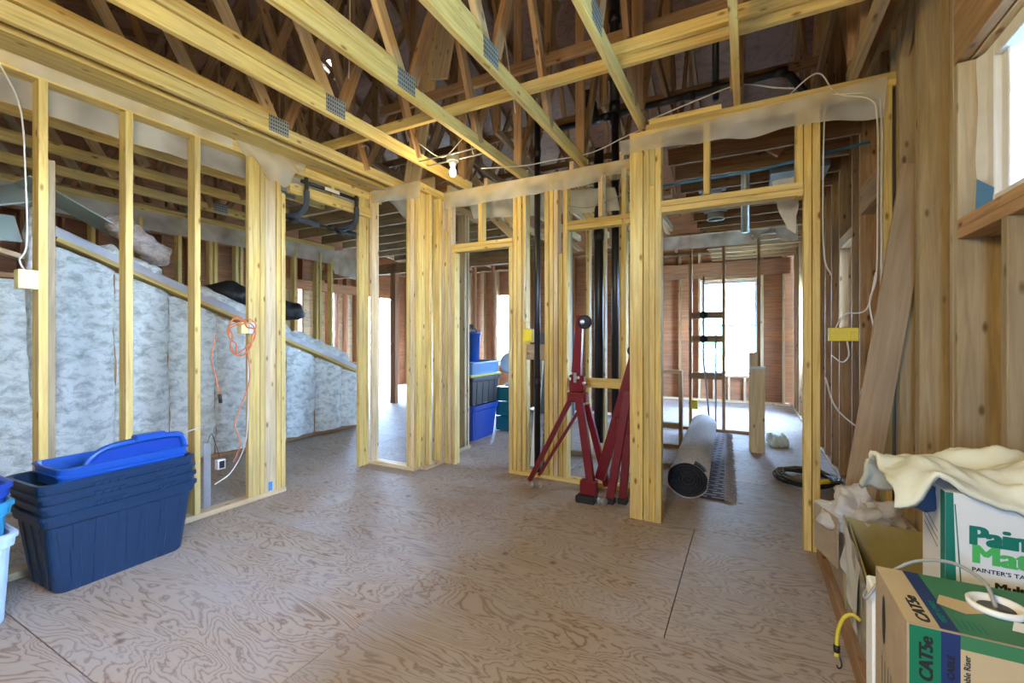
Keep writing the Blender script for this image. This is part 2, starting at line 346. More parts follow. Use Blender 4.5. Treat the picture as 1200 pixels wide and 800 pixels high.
def sheet(name, parent, c00, c10, c01, c11, nu, nv, amp, mat, seed=0, freq=4.0, sag=None, thick=0.0):
    """wrinkled sheet spanning four corners; c00-c10 is the first edge"""
    c00, c10, c01, c11 = map(Vector, (c00, c10, c01, c11)); nrm = (c10 - c00).cross(c01 - c00).normalized()
    base = c00.copy(); vs_, fs = [], []
    for j in range(nv + 1):
        for i in range(nu + 1):
            u, v = i / nu, j / nv
            p = (c00 * (1 - u) + c10 * u) * (1 - v) + (c01 * (1 - u) + c11 * u) * v
            p = p + nrm * amp * noise.noise(Vector((p.x * freq + seed, p.y * freq, p.z * freq * 0.6))) * (0.25 + v)
            if sag: p = p + Vector(sag(u, v))
            vs_.append(p - base)
    for j in range(nv):
        for i in range(nu):
            a = j * (nu + 1) + i; fs.append((a, a + 1, a + nu + 2, a + nu + 1))
    me = mesh_from(vs_, fs, True); o = link(name, me, mat, parent, base)
    if thick:
        md = o.modifiers.new('t', 'SOLIDIFY'); md.thickness = thick; md.offset = 0
    return o
def rrect(w, l, r, k=5, nl=1):
    """rounded rectangle points, each side divided nl times"""
    pts = []
    cs = [((w / 2 - r), (l / 2 - r), 0), (-(w / 2 - r), (l / 2 - r), 90), (-(w / 2 - r), -(l / 2 - r), 180), ((w / 2 - r), -(l / 2 - r), 270)]
    for i, (cx, cy, a0) in enumerate(cs):
        arc = [(cx + r * math.cos(math.radians(a0 + 90 * q / k)), cy + r * math.sin(math.radians(a0 + 90 * q / k))) for q in range(k + 1)]
        pts += arc
        nx, ny, na = cs[(i + 1) % 4]
        st = arc[-1]; en = (nx + r * math.cos(math.radians(na)), ny + r * math.sin(math.radians(na)))
        m = nl
        for q in range(1, m): pts.append((st[0] + (en[0] - st[0]) * q / m, st[1] + (en[1] - st[1]) * q / m))
    return pts
def loft(rings, smooth=True, cap0=True, cap1=True):
    n = len(rings[0]); vs_ = [p for r in rings for p in r]; fs = []
    for i in range(len(rings) - 1):
        for k in range(n): fs.append((i * n + k, i * n + (k + 1) % n, (i + 1) * n + (k + 1) % n, (i + 1) * n + k))
    if cap0: fs.append(tuple(range(n - 1, -1, -1)))
    if cap1: fs.append(tuple((len(rings) - 1) * n + k for k in range(n)))
    return mesh_from(vs_, fs, smooth)
def tub_mesh(W, L, H, taper=0.88, r=0.045, flutes=0, rim=0.018, wall=0.003, fd=0.013, round_=False):
    nl = 56 if flutes else 4
    def ring(f, z, extra=0.0, fl=0.0):
        w, l = W * f + 2 * extra, L * f + 2 * extra
        pts = rrect(w, l, min(r, w / 2.05), 5, nl); out = []
        for x, y in pts:
            if fl and abs(abs(x) - w / 2) < 0.002 or fl and abs(abs(y) - l / 2) < 0.002:
                t = y if abs(abs(x) - w / 2) < 0.002 else x
                s = math.sin(t / L * 2 * PI * flutes)
                k = max(0.0, min(1.0, (s + 0.25) * 3)) * fl
                if abs(abs(x) - w / 2) < 0.002: x -= math.copysign(k, x)
                else: y -= math.copysign(k, y)
            out.append((x, y, z))
        return out
    f = lambda z: taper + (1 - taper) * z / H
    rs = [ring(f(0) - 0.03, 0.0), ring(f(0), 0.012, 0, fd * 0.6), ring(f(H * 0.45), H * 0.45, 0, fd), ring(f(H * 0.8), H * 0.8, 0, fd), ring(f(H * 0.84), H * 0.84),
          ring(f(H * 0.86), H * 0.86, rim * 0.6), ring(1, H - 0.02, rim * 0.6), ring(1, H - 0.018, rim), ring(1, H, rim), ring(1, H + 0.003, rim * 0.4), ring(1, H - 0.004, -wall), ring(f(0), 0.016, -wall * 2)]
    return loft(rs, smooth=False)
def text_mesh(s, size, bold=0.0, depth=0.0004, shear=0.0, fat=0.0):
    cu = bpy.data.curves.new('t', 'FONT'); cu.body = s; cu.size = size; cu.offset = bold; cu.extrude = depth; cu.resolution_u = 3; cu.shear = shear
    o = bpy.data.objects.new('t', cu); col.objects.link(o); bpy.context.view_layer.update()
    me = bpy.data.meshes.new_from_object(o.evaluated_get(bpy.context.evaluated_depsgraph_get()))
    bpy.data.objects.remove(o); bpy.data.curves.remove(cu)
    if fat:                                   # heavier strokes: the same glyphs stacked with tiny side steps
        bm = bmesh.new(); n = 5
        for q in range(n):
            m2 = me.copy(); m2.transform(Matrix.Translation((fat * (q / (n - 1) - 0.5) * 2, 0, 0.00002 * q))); bm.from_mesh(m2); bpy.data.meshes.remove(m2)
        bm.to_mesh(me); bm.free()
    return me
def lettering(name, parent, s, size, origin, xdir, ydir, mat, bold=0.0, xs=1.0, shear=0.0, fat=0.0):
    me = text_mesh(s, size, bold, 0.0004, shear, fat); me.materials.clear()
    if xs != 1.0: me.transform(Matrix.Diagonal((xs, 1, 1, 1)))
    o = link(name, me, mat, parent, origin); x = Vector(xdir).normalized(); y = Vector(ydir).normalized(); z = x.cross(y)
    o.rotation_mode = 'QUATERNION'; o.rotation_quaternion = Matrix((x, y, z)).transposed().to_quaternion(); return o

S2, S4, S6, S8 = 0.038, 0.089, 0.140, 0.184     # dressed lumber sizes
ZT = 2.72                                        # top of the double plate
XR, XRO = 0.72, 0.86                             # right outside wall, room face and sheathing
# ------------------------------------------------------------------ floor
fl = struct('floor', 'worn plywood subfloor laid in staggered sheets')
box('subfloor_base', fl, (-8.6, -2.7, -0.20), (0.95, 9.95, -0.02), 'pine_dark', 0)
ply_cache = {}
y = -2.93; row = 0
rows_x = {0: -0.33, 1: -1.5}
while y < 9.9:
    x = 0.93; first = True
    seam = -0.31 if row % 2 == 0 else -1.5
    edges = [0.93, seam]
    while edges[-1] > -8.5: edges.append(edges[-1] - 2.44)
    edges[-1] = max(edges[-1], -8.6)
    for a, b in zip(edges[1:], edges[:-1]):
        lo = (a + 0.002, max(y, -2.7) + 0.002, -0.018); hi = (b - 0.002, min(y + 1.22, 9.95) - 0.002, 0.0)
        key = tuple(round(h - l_, 3) for h, l_ in zip(hi, lo))
        if key in ply_cache:
            link('plywood_sheet', ply_cache[key], None, fl, (Vector(lo) + Vector(hi)) / 2)
        else:
            ply_cache[key] = box('plywood_sheet', fl, lo, hi, 'ply', 0.001).data
    y += 1.22; row += 1
gr = box('outside_ground', None, (-60, -60, -0.6), (60, 60, -0.5), 'ground', 0)
tag(gr, 'bare pale ground outside the house', None, None, 'structure')

# ------------------------------------------------------------------ stud walls
def stud(parent, x, y, z0, z1, along, mat='pine', d=S4, t=S2):
    """along = 'Y' for a wall running along Y (narrow edge faces X), else 'X'; x, y = centre"""
    ref = (0, 1, 0) if along == 'Y' else (1, 0, 0)
    return stick('stud', parent, (x, y, z0), (x, y, z1), d, t, mat, ref)

# left wall, room face X = -3.36
wlft = struct('wall_left', 'open stud wall on the left with doorway and double top plate', (-3.405, 0, 0))
XL = -3.405
for z in (ZT - S2 / 2, ZT - S2 * 1.5): stick('top_plate', wlft, (XL, -2.55, z), (XL, 3.47, z), S4, S2, 'pine')
stick('backing_board', wlft, (-3.29, -2.55, ZT + S2 / 2 + 0.001), (-3.29, 3.40, ZT + S2 / 2 + 0.001), 0.30, S2, 'pine')
stick('bottom_plate', wlft, (XL, -2.55, S2 / 2), (XL, 2.39, S2 / 2), S4, S2, 'pine_pale')
for yy in (-2.2, -1.79, -1.38, -0.97, -0.56, -0.15, 0.26, 0.56, 0.955, 1.335, 1.72):
    stud(wlft, XL, yy, S2, ZT - 2 * S2, 'Y', 'pine')
stud(wlft, XL - 0.055, 1.0, S2, 2.24, 'Y', 'pine_tan'); 
stick('stud', wlft, (-3.379, 2.12, S2), (-3.379, 2.12, ZT - 2 * S2), S2, S4, 'pine', (0, 1, 0))
stud(wlft, XL, 2.188, S2, ZT - 2 * S2, 'Y', 'pine')
stick('stud', wlft, (-3.383, 2.255, S2), (-3.383, 2.255, ZT - 2 * S2), S2, S4, 'pine_pale', (0, 1, 0))
box('paint_mark', wlft, (-3.361, 2.235, 0.045), (-3.3595, 2.268, 0.115), 'blue_tape', 0)
stud(wlft, XL, 2.322, S2, ZT - 2 * S2, 'Y', 'pine'); stud(wlft, XL, 2.365, S2, 2.44, 'Y', 'pine')
stick('stud', wlft, (-3.379, 3.215, 0), (-3.379, 3.215, ZT - 2 * S2), S2, S4, 'pine', (0, 1, 0)); stud(wlft, XL, 3.281, 0, ZT - 2 * S2, 'Y', 'pine')
stick('header', wlft, (-3.345, 2.40, 2.50), (-3.345, 3.31, 2.50), S2 * 0.9, S4, 'pine')
stud(wlft, XL, 2.86, 2.50, ZT - 2 * S2, 'Y', 'pine')

# short return wall at the corner
wj = struct('wall_corner', 'short stud return wall beside the left doorway', (-3.05, 3.345, 0))
YJ = 3.345
stick('bottom_plate', wj, (-3.36, YJ, S2 / 2), (-2.79, YJ, S2 / 2), S4, S2, 'pine_pale', )
stick('bottom_plate', wj, (-2.755, 3.39, S2 / 2), (-2.755, 3.70, S2 / 2), S4, S2, 'pine_pale')
for z in (ZT - S2 / 2, ZT - S2 * 1.5):
    stick('top_plate', wj, (-3.36, YJ, z), (-2.71, YJ, z), S4, S2, 'pine')
    stick('top_plate', wj, (-2.755, 3.39, z), (-2.755, 3.67, z), S4, S2, 'pine')
for xx, yy, al in ((-3.335, YJ, 'X'), (-2.86, YJ, 'X'), (-2.815, YJ, 'X'), (-2.765, YJ + 0.03, 'X'), (-2.755, 3.46, 'Y'), (-2.755, 3.62, 'Y')):
    stud(wj, xx, yy, S2, ZT - 2 * S2, al, R.choice(['pine', 'pine_pale']))
stud(wj, -2.775, YJ + 0.005, S2, ZT - 2 * S2, 'X', 'pine', S4 * 0.98)

# back wall, face Y = 3.67
wb = struct('wall_back', 'open stud wall at the back with a doorway and a framed opening', (-1.7, 3.715, 0))
YM = 3.715
for z in (ZT - S2 / 2, ZT - S2 * 1.5): stick('top_plate', wb, (-2.80, YM, z), (-0.70, YM, z), S4, S2, 'pine')
stick('bottom_plate', wb, (-1.97, YM, S2 / 2), (-0.73, YM, S2 / 2), S4, S2, 'pine')
for xx, z0, z1, dy in ((-2.80, 0, 2.644, 0), (-2.735, 0, 2.644, 0), (-2.69, 0, 2.35, 0), (-2.645, 0, 2.644, -0.004), (-2.60, 0, 2.11, 0),
                       (-2.285, 2.19, 2.644, 0), (-1.95, S2, 2.11, 0), (-1.905, S2, 2.644, 0), (-1.862, S2, 2.644, 0), (-1.82, S2, 2.644, 0.02),
                       (-1.588, S2, 2.644, 0), (-1.545, S2, 2.644, 0.005), (-1.50, S2, 2.644, 0), (-1.455, S2, 2.0, 0.004), (-1.412, S2, 2.644, 0),
                       (-1.095, 2.28, 2.644, 0), (-0.90, S2, 2.644, 0)):
    stud(wb, xx, YM + dy, z0, z1, 'X', R.choice(['pine', 'pine', 'pine_pale']))
stick('header', wb, (-2.62, YM, 2.13), (-1.93, YM, 2.13), S4, S2, 'pine'); stick('header', wb, (-2.62, YM, 2.17), (-1.93, YM, 2.17), S4, S2, 'pine')
stick('header', wb, (-1.39, YM, 2.215), (-0.80, YM, 2.215), S4, S2, 'pine'); stick('header', wb, (-1.39, YM, 2.255), (-0.80, YM, 2.255), S4, S2, 'pine')
stick('blocking', wb, (-1.39, YM, 0.875), (-0.88, YM, 0.875), S2, S4 * 0.9, 'pine')
stick('blocking', wb, (-1.80, YM + 0.02, 1.13), (-1.61, YM + 0.02, 1.13), S2, S6, 'pine_tan')

# nearer back wall section on the right, face Y = 3.15
wr_ = struct('wall_back_right', 'nearer stud wall section on the right framing the corridor opening', (0, 3.195, 0))
YR = 3.195
for z, x0 in ((ZT - S2 / 2, -0.62), (ZT - S2 * 1.5, -0.73)): stick('top_plate', wr_, (x0, YR, z), (0.72, YR, z), S4, S2, 'pine')
stick('top_plate', wr_, (-0.60, YR + 0.01, ZT + S2 / 2), (-0.15, YR + 0.01, ZT + S2 / 2), S4, S2, 'pine')
stick('end_stud', wr_, (-0.6855, 3.169, 0.0), (-0.6855, 3.169, ZT - 2 * S2), S4, S2, 'pine', (0, 1, 0))
for xx, z0, z1, dy in ((-0.617, 0, 2.644, 0), (-0.578, 0, 2.30, 0), (-0.578, 2.302, 2.644, 0), (-0.538, 0, 2.644, -0.003), (-0.236, 2.19, 2.644, 0), (0.272, 2.1, 2.644, 0.002), (0.314, 0, 2.644, 0), (0.356, 0, 2.644, -0.003), (0.685, 0, 2.644, 0.0)):
    stud(wr_, xx, YR + dy, z0, z1, 'X', 'pine')
stick('end_stud', wr_, (-0.69, 3.66, S2), (-0.69, 3.66, 2.644), S2, S4, 'pine_pale', (1, 0, 0))
for z in (2.125, 2.165): stick('header', wr_, (-0.52, YR, z), (0.292, YR, z), S4, S2, 'pine')
for z in (ZT - S2 / 2, ZT - S2 * 1.5): stick('top_plate', wr_, (-0.675, 3.24, z), (-0.675, 3.67, z), S4, S2, 'pine')

# right outside wall
wR = struct('wall_right', 'board-sheathed outside wall on the right with a high window', (0.79, 1.5, 0))
XS = (XR + XRO) / 2
stick('bottom_plate', wR, (XS, -2.6, S2 / 2), (XS, 3.5, S2 / 2), S6, S2, 'pine_tan')
stick('bottom_plate', wR, (XS, 4.1, S2 / 2), (XS, 9.8, S2 / 2), S6, S2, 'pine_tan')
for yy in (-2.2, -1.8, -1.4, -1.0, -0.6, -0.2, 0.11): stud(wR, XS, yy, S2, 3.0, 'Y', 'pine_tan', S6)
for yy in (0.36, 0.77, 1.18, 1.585, 1.985): stud(wR, XS, yy, S2, 1.637, 'Y', 'pine_tan', S6)
for yy, z1 in ((2.36, 2.32), (2.40, 3.0), (2.79, 3.0), (2.83, 3.0), (3.10, 3.0), (3.145, 3.0), (3.27, 3.0)): stud(wR, XS, yy, S2, z1, 'Y', 'pine_tan', S6)
stick('window_sill_plate', wR, (XS, 0.13, 1.656), (XS, 2.345, 1.656), S6, S2, 'pine_brown'); stick('window_sill_plate', wR, (XS, 0.13, 1.694), (XS, 2.345, 1.694), S6, S2, 'pine_brown')
stick('window_header', wR, (XR + 0.02, 0.1, 2.45), (XR + 0.02, 2.385, 2.45), S2, 0.235, 'pine_brown'); stick('window_header', wR, (XS + 0.02, 0.1, 2.45), (XS + 0.02, 2.385, 2.45), 0.09, 0.235, 'pine_pale')
stick('top_plate', wR, (XS, -2.6, 3.02), (XS, 9.8, 3.02), S6, S2, 'pine_tan'); stick('top_plate', wR, (XS, -2.6, 3.06), (XS, 9.8, 3.06), S6, S2, 'pine_tan')
for yy in (3.48, 4.06, 4.33, 4.88, 5.3, 5.7, 6.1, 6.5, 6.9, 7.38, 8.42, 8.85, 9.3): stud(wR, XS, yy, S2, 3.0, 'Y', 'pine_brown', S6)
stick('door_header', wR, (XS - 0.03, 3.46, 2.24), (XS - 0.03, 4.08, 2.24), 0.08, 0.19, 'pine_brown')
stick('window_sill_plate', wR, (XS, 4.35, 1.31), (XS, 4.86, 1.31), S6, S2, 'pine_brown'); stick('window_header', wR, (XS, 4.35, 2.09), (XS, 4.86, 2.09), S6, S4, 'pine_brown')
# horizontal sheathing boards behind the studs, with real window holes
def boards(parent, a0, a1, z0, z1, hgt, mk, mat, jitter=0.0):
    z = z0
    while z < z1 - 0.01:
        mk(a0, a1, z, min(z + hgt, z1), mat); z += hgt
def bdx(parent, x0, x1):
    def f(a0, a1, z0, z1, mat): stick('sheathing_board', parent, ((x0 + x1) / 2, a0, (z0 + z1) / 2), ((x0 + x1) / 2, a1, (z0 + z1) / 2), round(x1 - x0, 4), round(z1 - z0, 4), mat)
    return f
mk = bdx(wR, XRO, XRO + 0.016)
for a0, a1, z0, z1 in ((-2.6, 0.15, 0, 3.1), (0.15, 2.34, 0, 1.72), (0.15, 2.34, 2.33, 3.1), (2.34, 4.35, 0, 3.1), (4.35, 4.86, 0, 1.3), (4.35, 4.86, 2.05, 3.1), (4.86, 7.4, 0, 3.1), (7.4, 8.4, 0, 0.9), (7.4, 8.4, 2.1, 3.1), (8.4, 9.9, 0, 3.1)):
    boards(wR, a0, a1, z0, z1, 0.61 if a0 > 4 else 0.45, mk, 'sheath_tan')
# raised board panels filling the wall beside the corridor
for xa, yc, wd, za, zb_ in ((0.1125, 2.60, 0.34, 0.04, 1.02), (0.1125, 2.60, 0.34, 1.023, 2.95), (0.125, 2.965, 0.22, 0.04, 1.60), (0.125, 2.965, 0.22, 1.603, 2.95)):
    stick('infill_board', wR, (XR + xa, yc, za), (XR + xa, yc, zb_), 0.022, wd, 'sheath_tan', (0, 1, 0))
stick('gable_strut', wR, (XR + 0.02, 3.13, 2.76), (XR + 0.02, 2.2, 3.9), S4, S2, 'pine_tan', (1, 0, 0))
gab = bdx(wR, XRO, XRO + 0.016)
for k in range(6):
    z0 = 3.1 + 0.45 * k; half = (5.95 - z0) / 0.364
    gab(4.4 - half - 0.6, 4.4 + half + 0.6, z0, z0 + 0.45, 'board_red')
for yy in (1.2, 1.8, 2.4, 3.0, 3.6, 4.2, 4.8, 5.4, 6.0, 6.6, 7.2, 7.8):
    stick('gable_stud', wR, (XS + 0.02, yy, 3.08), (XS + 0.02, yy, 5.85 - abs(yy - 4.4) * 0.364 - 0.12), S4, S2, 'pine_brown', (0, 1, 0))

# high window in the right wall
w1 = struct('window_1', 'white vinyl slider window set high in the right wall', (0.83, 1.65, 1.7))
for lo, hi in (((0.79, 2.25, 1.72), (0.87, 2.335, 2.33)), ((0.79, 0.15, 1.72), (0.87, 0.21, 2.33)), ((0.79, 0.21, 1.72), (0.87, 2.25, 1.775)), ((0.79, 0.21, 2.275), (0.87, 2.25, 2.33)), ((0.80, 1.20, 1.775), (0.86, 1.25, 2.275)),
               ((0.81, 2.20, 1.775), (0.855, 2.25, 2.275))):
    box('window_frame', w1, lo, hi, 'white', 0.004)
box('pane', w1, (0.83, 0.215, 1.78), (0.836, 1.198, 2.27), 'glass', 0); box('pane', w1, (0.84, 1.252, 1.78), (0.846, 2.198, 2.27), 'glass', 0)
sheet('house_wrap', w1, (0.775, 2.342, 2.32), (0.80, 2.27, 2.32), (0.775, 2.342, 1.72), (0.80, 2.25, 1.72), 6, 14, 0.012, 'tyvek', 3, 9)
sheet('flashing_tape', w1, (0.772, 2.335, 1.86), (0.79, 2.25, 1.80), (0.772, 2.335, 1.715), (0.79, 2.26, 1.715), 4, 4, 0.006, 'blue_tape', 5, 9)

# narrow hall window farther along
w2 = struct('window_2', 'narrow bright window in the hall beyond the corridor', (0.83, 4.6, 1.33))
for lo, hi in (((0.80, 4.352, 1.33), (0.86, 4.39, 2.045)), ((0.80, 4.82, 1.33), (0.86, 4.858, 2.045)), ((0.80, 4.39, 1.33), (0.86, 4.82, 1.365)), ((0.80, 4.39, 2.01), (0.86, 4.82, 2.045))):
    box('window_frame', w2, lo, hi, 'white', 0.003)
box('pane', w2, (0.83, 4.392, 1.367), (0.835, 4.818, 2.008), 'glass', 0)

# ------------------------------------------------------------------ far left wall (X = -5.84) and outside walls
wfl = struct('wall_far_left', 'farther stud wall with clear film strip beyond the insulated half wall', (-5.885, 3, 0))
for z in (ZT - S2 / 2, ZT - S2 * 1.5): stick('top_plate', wfl, (-5.885, -0.5, z), (-5.885, 5.0, z), S4, S2, 'pine')
stick('bottom_plate', wfl, (-5.885, -0.5, S2 / 2), (-5.885, 5.0, S2 / 2), S4, S2, 'pine_tan')
for yy in (0.2, 0.61, 1.02, 1.6, 2.02, 2.42, 2.80, 3.14, 3.20, 3.46, 3.52, 3.9, 4.3, 4.68, 4.74, 4.95): stud(wfl, -5.885, yy, S2, ZT - 2 * S2, 'Y', 'pine')
sheet('film_strip', wfl, (-5.835, 0.2, 2.66), (-5.835, 5.0, 2.66), (-5.835, 0.2, 2.46), (-5.835, 5.05, 2.44), 60, 4, 0.03, 'film_far', 2, 5)

wol = struct('wall_left_outside', 'bright reddish outside wall with tall windows beyond the left doorway', (-8.5, 4, 0))
for a0, a1, z0, z1 in ((-2.7, 5.9, 0, 3), (5.9, 9.4, 2.35, 3), (9.4, 9.95, 0, 3)):
    boards(wol, a0, a1, z0, z1, 0.6, bdx(wol, -8.6, -8.585), 'board_red')
for a0, a1 in ((5.9, 6.28), (6.36, 6.78), (6.86, 7.3), (7.38, 7.9)): boards(wol, a0, a1, 0, 2.35, 1.2, bdx(wol, -8.6, -8.585), 'pine_pale')
for z in (2.98, 3.02): stick('top_plate', wol, (-8.51, -2.6, z), (-8.51, 9.9, z), S6, S2, 'board_red')
for yy in [0.6 + 0.4 * i for i in range(24)]:
    if yy < 5.8 or yy > 9.3: stud(wol, -8.515, yy, 0, 2.96, 'Y', 'board_red', S6)
for yy in (5.9, 6.24, 6.4, 6.82, 7.1, 7.34, 7.6, 7.9, 8.65, 9.35): stud(wol, -8.515, yy, 0, 2.96, 'Y', 'board_red', S6)
stick('window_header', wol, (-8.515, 5.9, 2.42), (-8.515, 9.4, 2.42), S6, 0.2, 'board_red')
stick('window_sill_plate', wol, (-8.515, 5.9, 0.68), (-8.515, 7.9, 0.68), S6, S2, 'board_red')
gl2 = bdx(wol, -8.6, -8.585)
for k in range(7):
    z0 = 3.0 + 0.45 * k; half = (5.95 - z0) / 0.364
    gl2(4.4 - max(half, 0) - 0.6, 4.4 + max(half, 0) + 0.6, z0, z0 + 0.45, 'board_red')

wf = struct('wall_far', 'far outside wall of reddish plywood with a bright bathroom window', (-3, 9.8, 0))
def bdy(parent, y0, y1):
    def f(a0, a1, z0, z1, mat): box('sheathing_board', parent, (a0, y0, z0), (a1, y1, z1), mat, 0)
    return f
for a0, a1, z0, z1 in ((-8.6, -5.6, 0, 4.05), (-5.6, -4.6, 2.35, 4.05), (-5.6, -4.6, 0, 0.6), (-4.6, -0.83, 0, 4.05), (-0.83, 0.17, 0, 0.53), (-0.83, 0.17, 2.40, 4.05), (0.17, 0.9, 0, 4.05)):
    boards(wf, a0, a1, z0, z1, 1.22, bdy(wf, 9.94, 9.955), 'board_red')
for xx in (-8.0, -7.6, -7.2, -6.8, -6.4, -6.0, -5.62, -4.58, -4.2, -3.8, -3.4, -3.1, -2.8, -2.4, -2.0, -1.6, -1.25, -0.87, 0.21, 0.25, 0.6):
    stick('stud', wf, (xx, 9.87, 0.04), (xx, 9.87, 3.0), S6, S2, 'pine_brown' if xx < -1 else 'pine_pale', (1, 0, 0))
for xx in (-0.6, -0.33, -0.05): stick('stud', wf, (xx, 9.87, 0.04), (xx, 9.87, 0.49), S6, S2, 'pine_pale', (1, 0, 0))
stick('window_sill_plate', wf, (-0.85, 9.87, 0.51), (0.19, 9.87, 0.51), S6, S2, 'pine_pale'); stick('window_header', wf, (-0.85, 9.84, 2.53), (0.19, 9.84, 2.53), 0.08, 0.19, 'pine_brown')
stick('bottom_plate', wf, (-8.5, 9.87, S2 / 2), (0.7, 9.87, S2 / 2), S6, S2, 'pine_pale'); stick('top_plate', wf, (-8.5, 9.87, 2.98), (0.7, 9.87, 2.98), S6, S2, 'pine_brown')
stick('ledger', wf, (-3.5, 9.76, 2.62), (0.7, 9.76, 2.62), S2, 0.30, 'board_red')
w3 = struct('window_3', 'large bright far window seen through the bare corridor studs', (-0.33, 9.87, 0.55))
for lo, hi in (((-0.83, 9.84, 0.55), (-0.78, 9.90, 2.40)), ((0.12, 9.84, 0.55), (0.17, 9.90, 2.40)), ((-0.78, 9.84, 0.55), (0.12, 9.90, 0.60)), ((-0.78, 9.84, 2.35), (0.12, 9.90, 2.40)), ((-0.78, 9.85, 1.50), (0.12, 9.89, 1.54))):
    box('window_frame', w3, lo, hi, 'white', 0.003)
box('pane', w3, (-0.778, 9.865, 1.542), (0.118, 9.87, 2.348), 'glass', 0); box('pane', w3, (-0.778, 9.865, 0.602), (0.118, 9.87, 1.498), 'glass', 0)

# rear wall behind the camera
wre = struct('wall_rear', 'rear outside wall behind the viewer of plain boards with one small gap added for light', (-3, -2.6, 0))
for a0, a1, z0, z1 in ((-8.6, -0.54, 0, 3.5), (-0.54, -0.16, 0, 1.2), (-0.54, -0.16, 2.0, 3.5), (-0.16, 0.9, 0, 3.5)):  # the gap left in these boards is added to let cool skylight in
    boards(wre, a0, a1, z0, z1, 0.6, bdy(wre, -2.71, -2.69), 'sheath_tan')
for xx in [-8.2 + 0.41 * i for i in range(22)]:
    if -0.65 < xx < -0.05: continue
    stick('stud', wre, (xx, -2.63, 0.04), (xx, -2.63, 3.0), S4, S2, 'pine_tan', (1, 0, 0))

# ------------------------------------------------------------------ corridor partition, closet walls
wn_ = struct('wall_corridor', 'bare bathroom partition studs with plumbing blocks at the corridor end', (-0.5, 6.645, 0))
YN = 6.645
for z in (ZT - S2 / 2,): stick('top_plate', wn_, (-1.6, YN, z), (0.70, YN, z), S4, S2, 'pine_brown')
stick('bottom_plate', wn_, (-1.6, YN, S2 / 2), (0.05, YN, S2 / 2), S4, S2, 'pine_brown')
for xx in (-1.5, -1.1, -0.70, -0.285, 0.125): stud(wn_, xx, YN, S2, ZT - S2, 'X', 'pine_brown')
for z in (1.575, 1.25, 0.745): stick('blocking', wn_, (-0.68, YN, z), (-0.305, YN, z), S2, S4 if z < 1.5 else S4, 'pine_brown')
sheet('film_strip', wn_, (-1.6, 6.59, 2.68), (0.55, 6.59, 2.68), (-1.6, 6.58, 2.50), (0.55, 6.58, 2.48), 30, 4, 0.03, 'film', 9, 4)
lowf = struct('wall_half', 'low framed half wall on the left of the corridor', (-1.0, 5.5, 0))
stick('top_plate', lowf, (-1.4, 5.45, 0.87), (-0.66, 5.45, 0.87), S4, S2, 'pine_brown'); stick('bottom_plate', lowf, (-1.4, 5.45, S2 / 2), (-0.66, 5.45, S2 / 2), S4, S2, 'pine_brown')
for xx in (-1.38, -1.0, -0.68): stud(lowf, xx, 5.45, S2, 0.85, 'X', 'pine_brown')
stick('blocking', lowf, (-1.36, 5.45, 0.26), (-0.7, 5.45, 0.26), S4, S2, 'pine_brown')
wc = struct('wall_closet', 'brown closet stud walls behind the back wall openings', (-1.6, 4.4, 0))
for z in (ZT - S2 / 2, ZT - S2 * 1.5):
    stick('top_plate', wc, (-2.86, 3.8, z), (-2.86, 4.6, z), S4, S2, 'pine_brown'); stick('top_plate', wc, (-1.75, 4.6, z), (-0.66, 4.6, z), S4, S2, 'pine_brown')
for yy in (3.80, 4.22, 4.28): stud(wc, -2.86, yy, S2, 2.644, 'Y', 'pine_tan')
stick('bottom_plate', wc, (-2.86, 3.79, S2 / 2), (-2.86, 4.33, S2 / 2), S4, S2, 'pine_tan'); stick('bottom_plate', wc, (-1.75, 4.6, S2 / 2), (-0.66, 4.6, S2 / 2), S4, S2, 'pine_tan')
for xx in (-1.72, -1.50, -1.33, -1.16, -0.98, -0.80): stud(wc, xx, 4.6, S2, 2.644, 'X', R.choice(['pine_tan', 'pine_pale', 'pine']))
# back room wall beyond the closet
wbr = struct('wall_bedroom', 'reddish stud wall of the back room behind the totes', (-4, 7.2, 0))
for xx in (-5.4, -5.0, -4.6, -4.2, -3.8, -3.4, -3.0, -2.6, -2.2, -1.8): stud(wbr, xx, 7.2, S2, 2.644, 'X', 'board_red')
for z in (ZT - S2 / 2, ZT - S2 * 1.5): stick('top_plate', wbr, (-5.5, 7.2, z), (-1.6, 7.2, z), S4, S2, 'pine_brown')
boards(wbr, -3.9, -1.65, 0.04, 2.6, 1.22, bdy(wbr, 7.25, 7.262), 'board_red')
for k in range(3): stud(wbr, -6.16 + 0.045 * k, 6.66, 0, 2.72, 'X', 'board_red')
stick('beam', wbr, (-8.4, 6.66, 2.62), (-2.9, 6.66, 2.62), S4, 0.19, 'pine_brown')

# ------------------------------------------------------------------ ceiling joists over the hall and corridor
ce = struct('ceiling', 'open ceiling joists over the hall and corridor', (-2, 5, 2.74))
for i in range(9):
    yy = 3.95 + 0.406 * i
    if yy < 7.2: stick('joist', ce, (-5.9, yy - 0.35, 2.80), (-2.78, yy - 0.35, 2.80), S2, S6, 'pine_tan')
for i in range(15):
    yy = 3.62 + 0.406 * i
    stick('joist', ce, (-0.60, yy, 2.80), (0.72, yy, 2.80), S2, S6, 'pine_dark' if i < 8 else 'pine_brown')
for i in range(5): stick('joist', ce, (-2.75 + 0.45 * i, 3.8, 2.80 ), (-2.75 + 0.45 * i, 6.6, 2.80), S4, S2, 'pine_pale', (1, 0, 0))

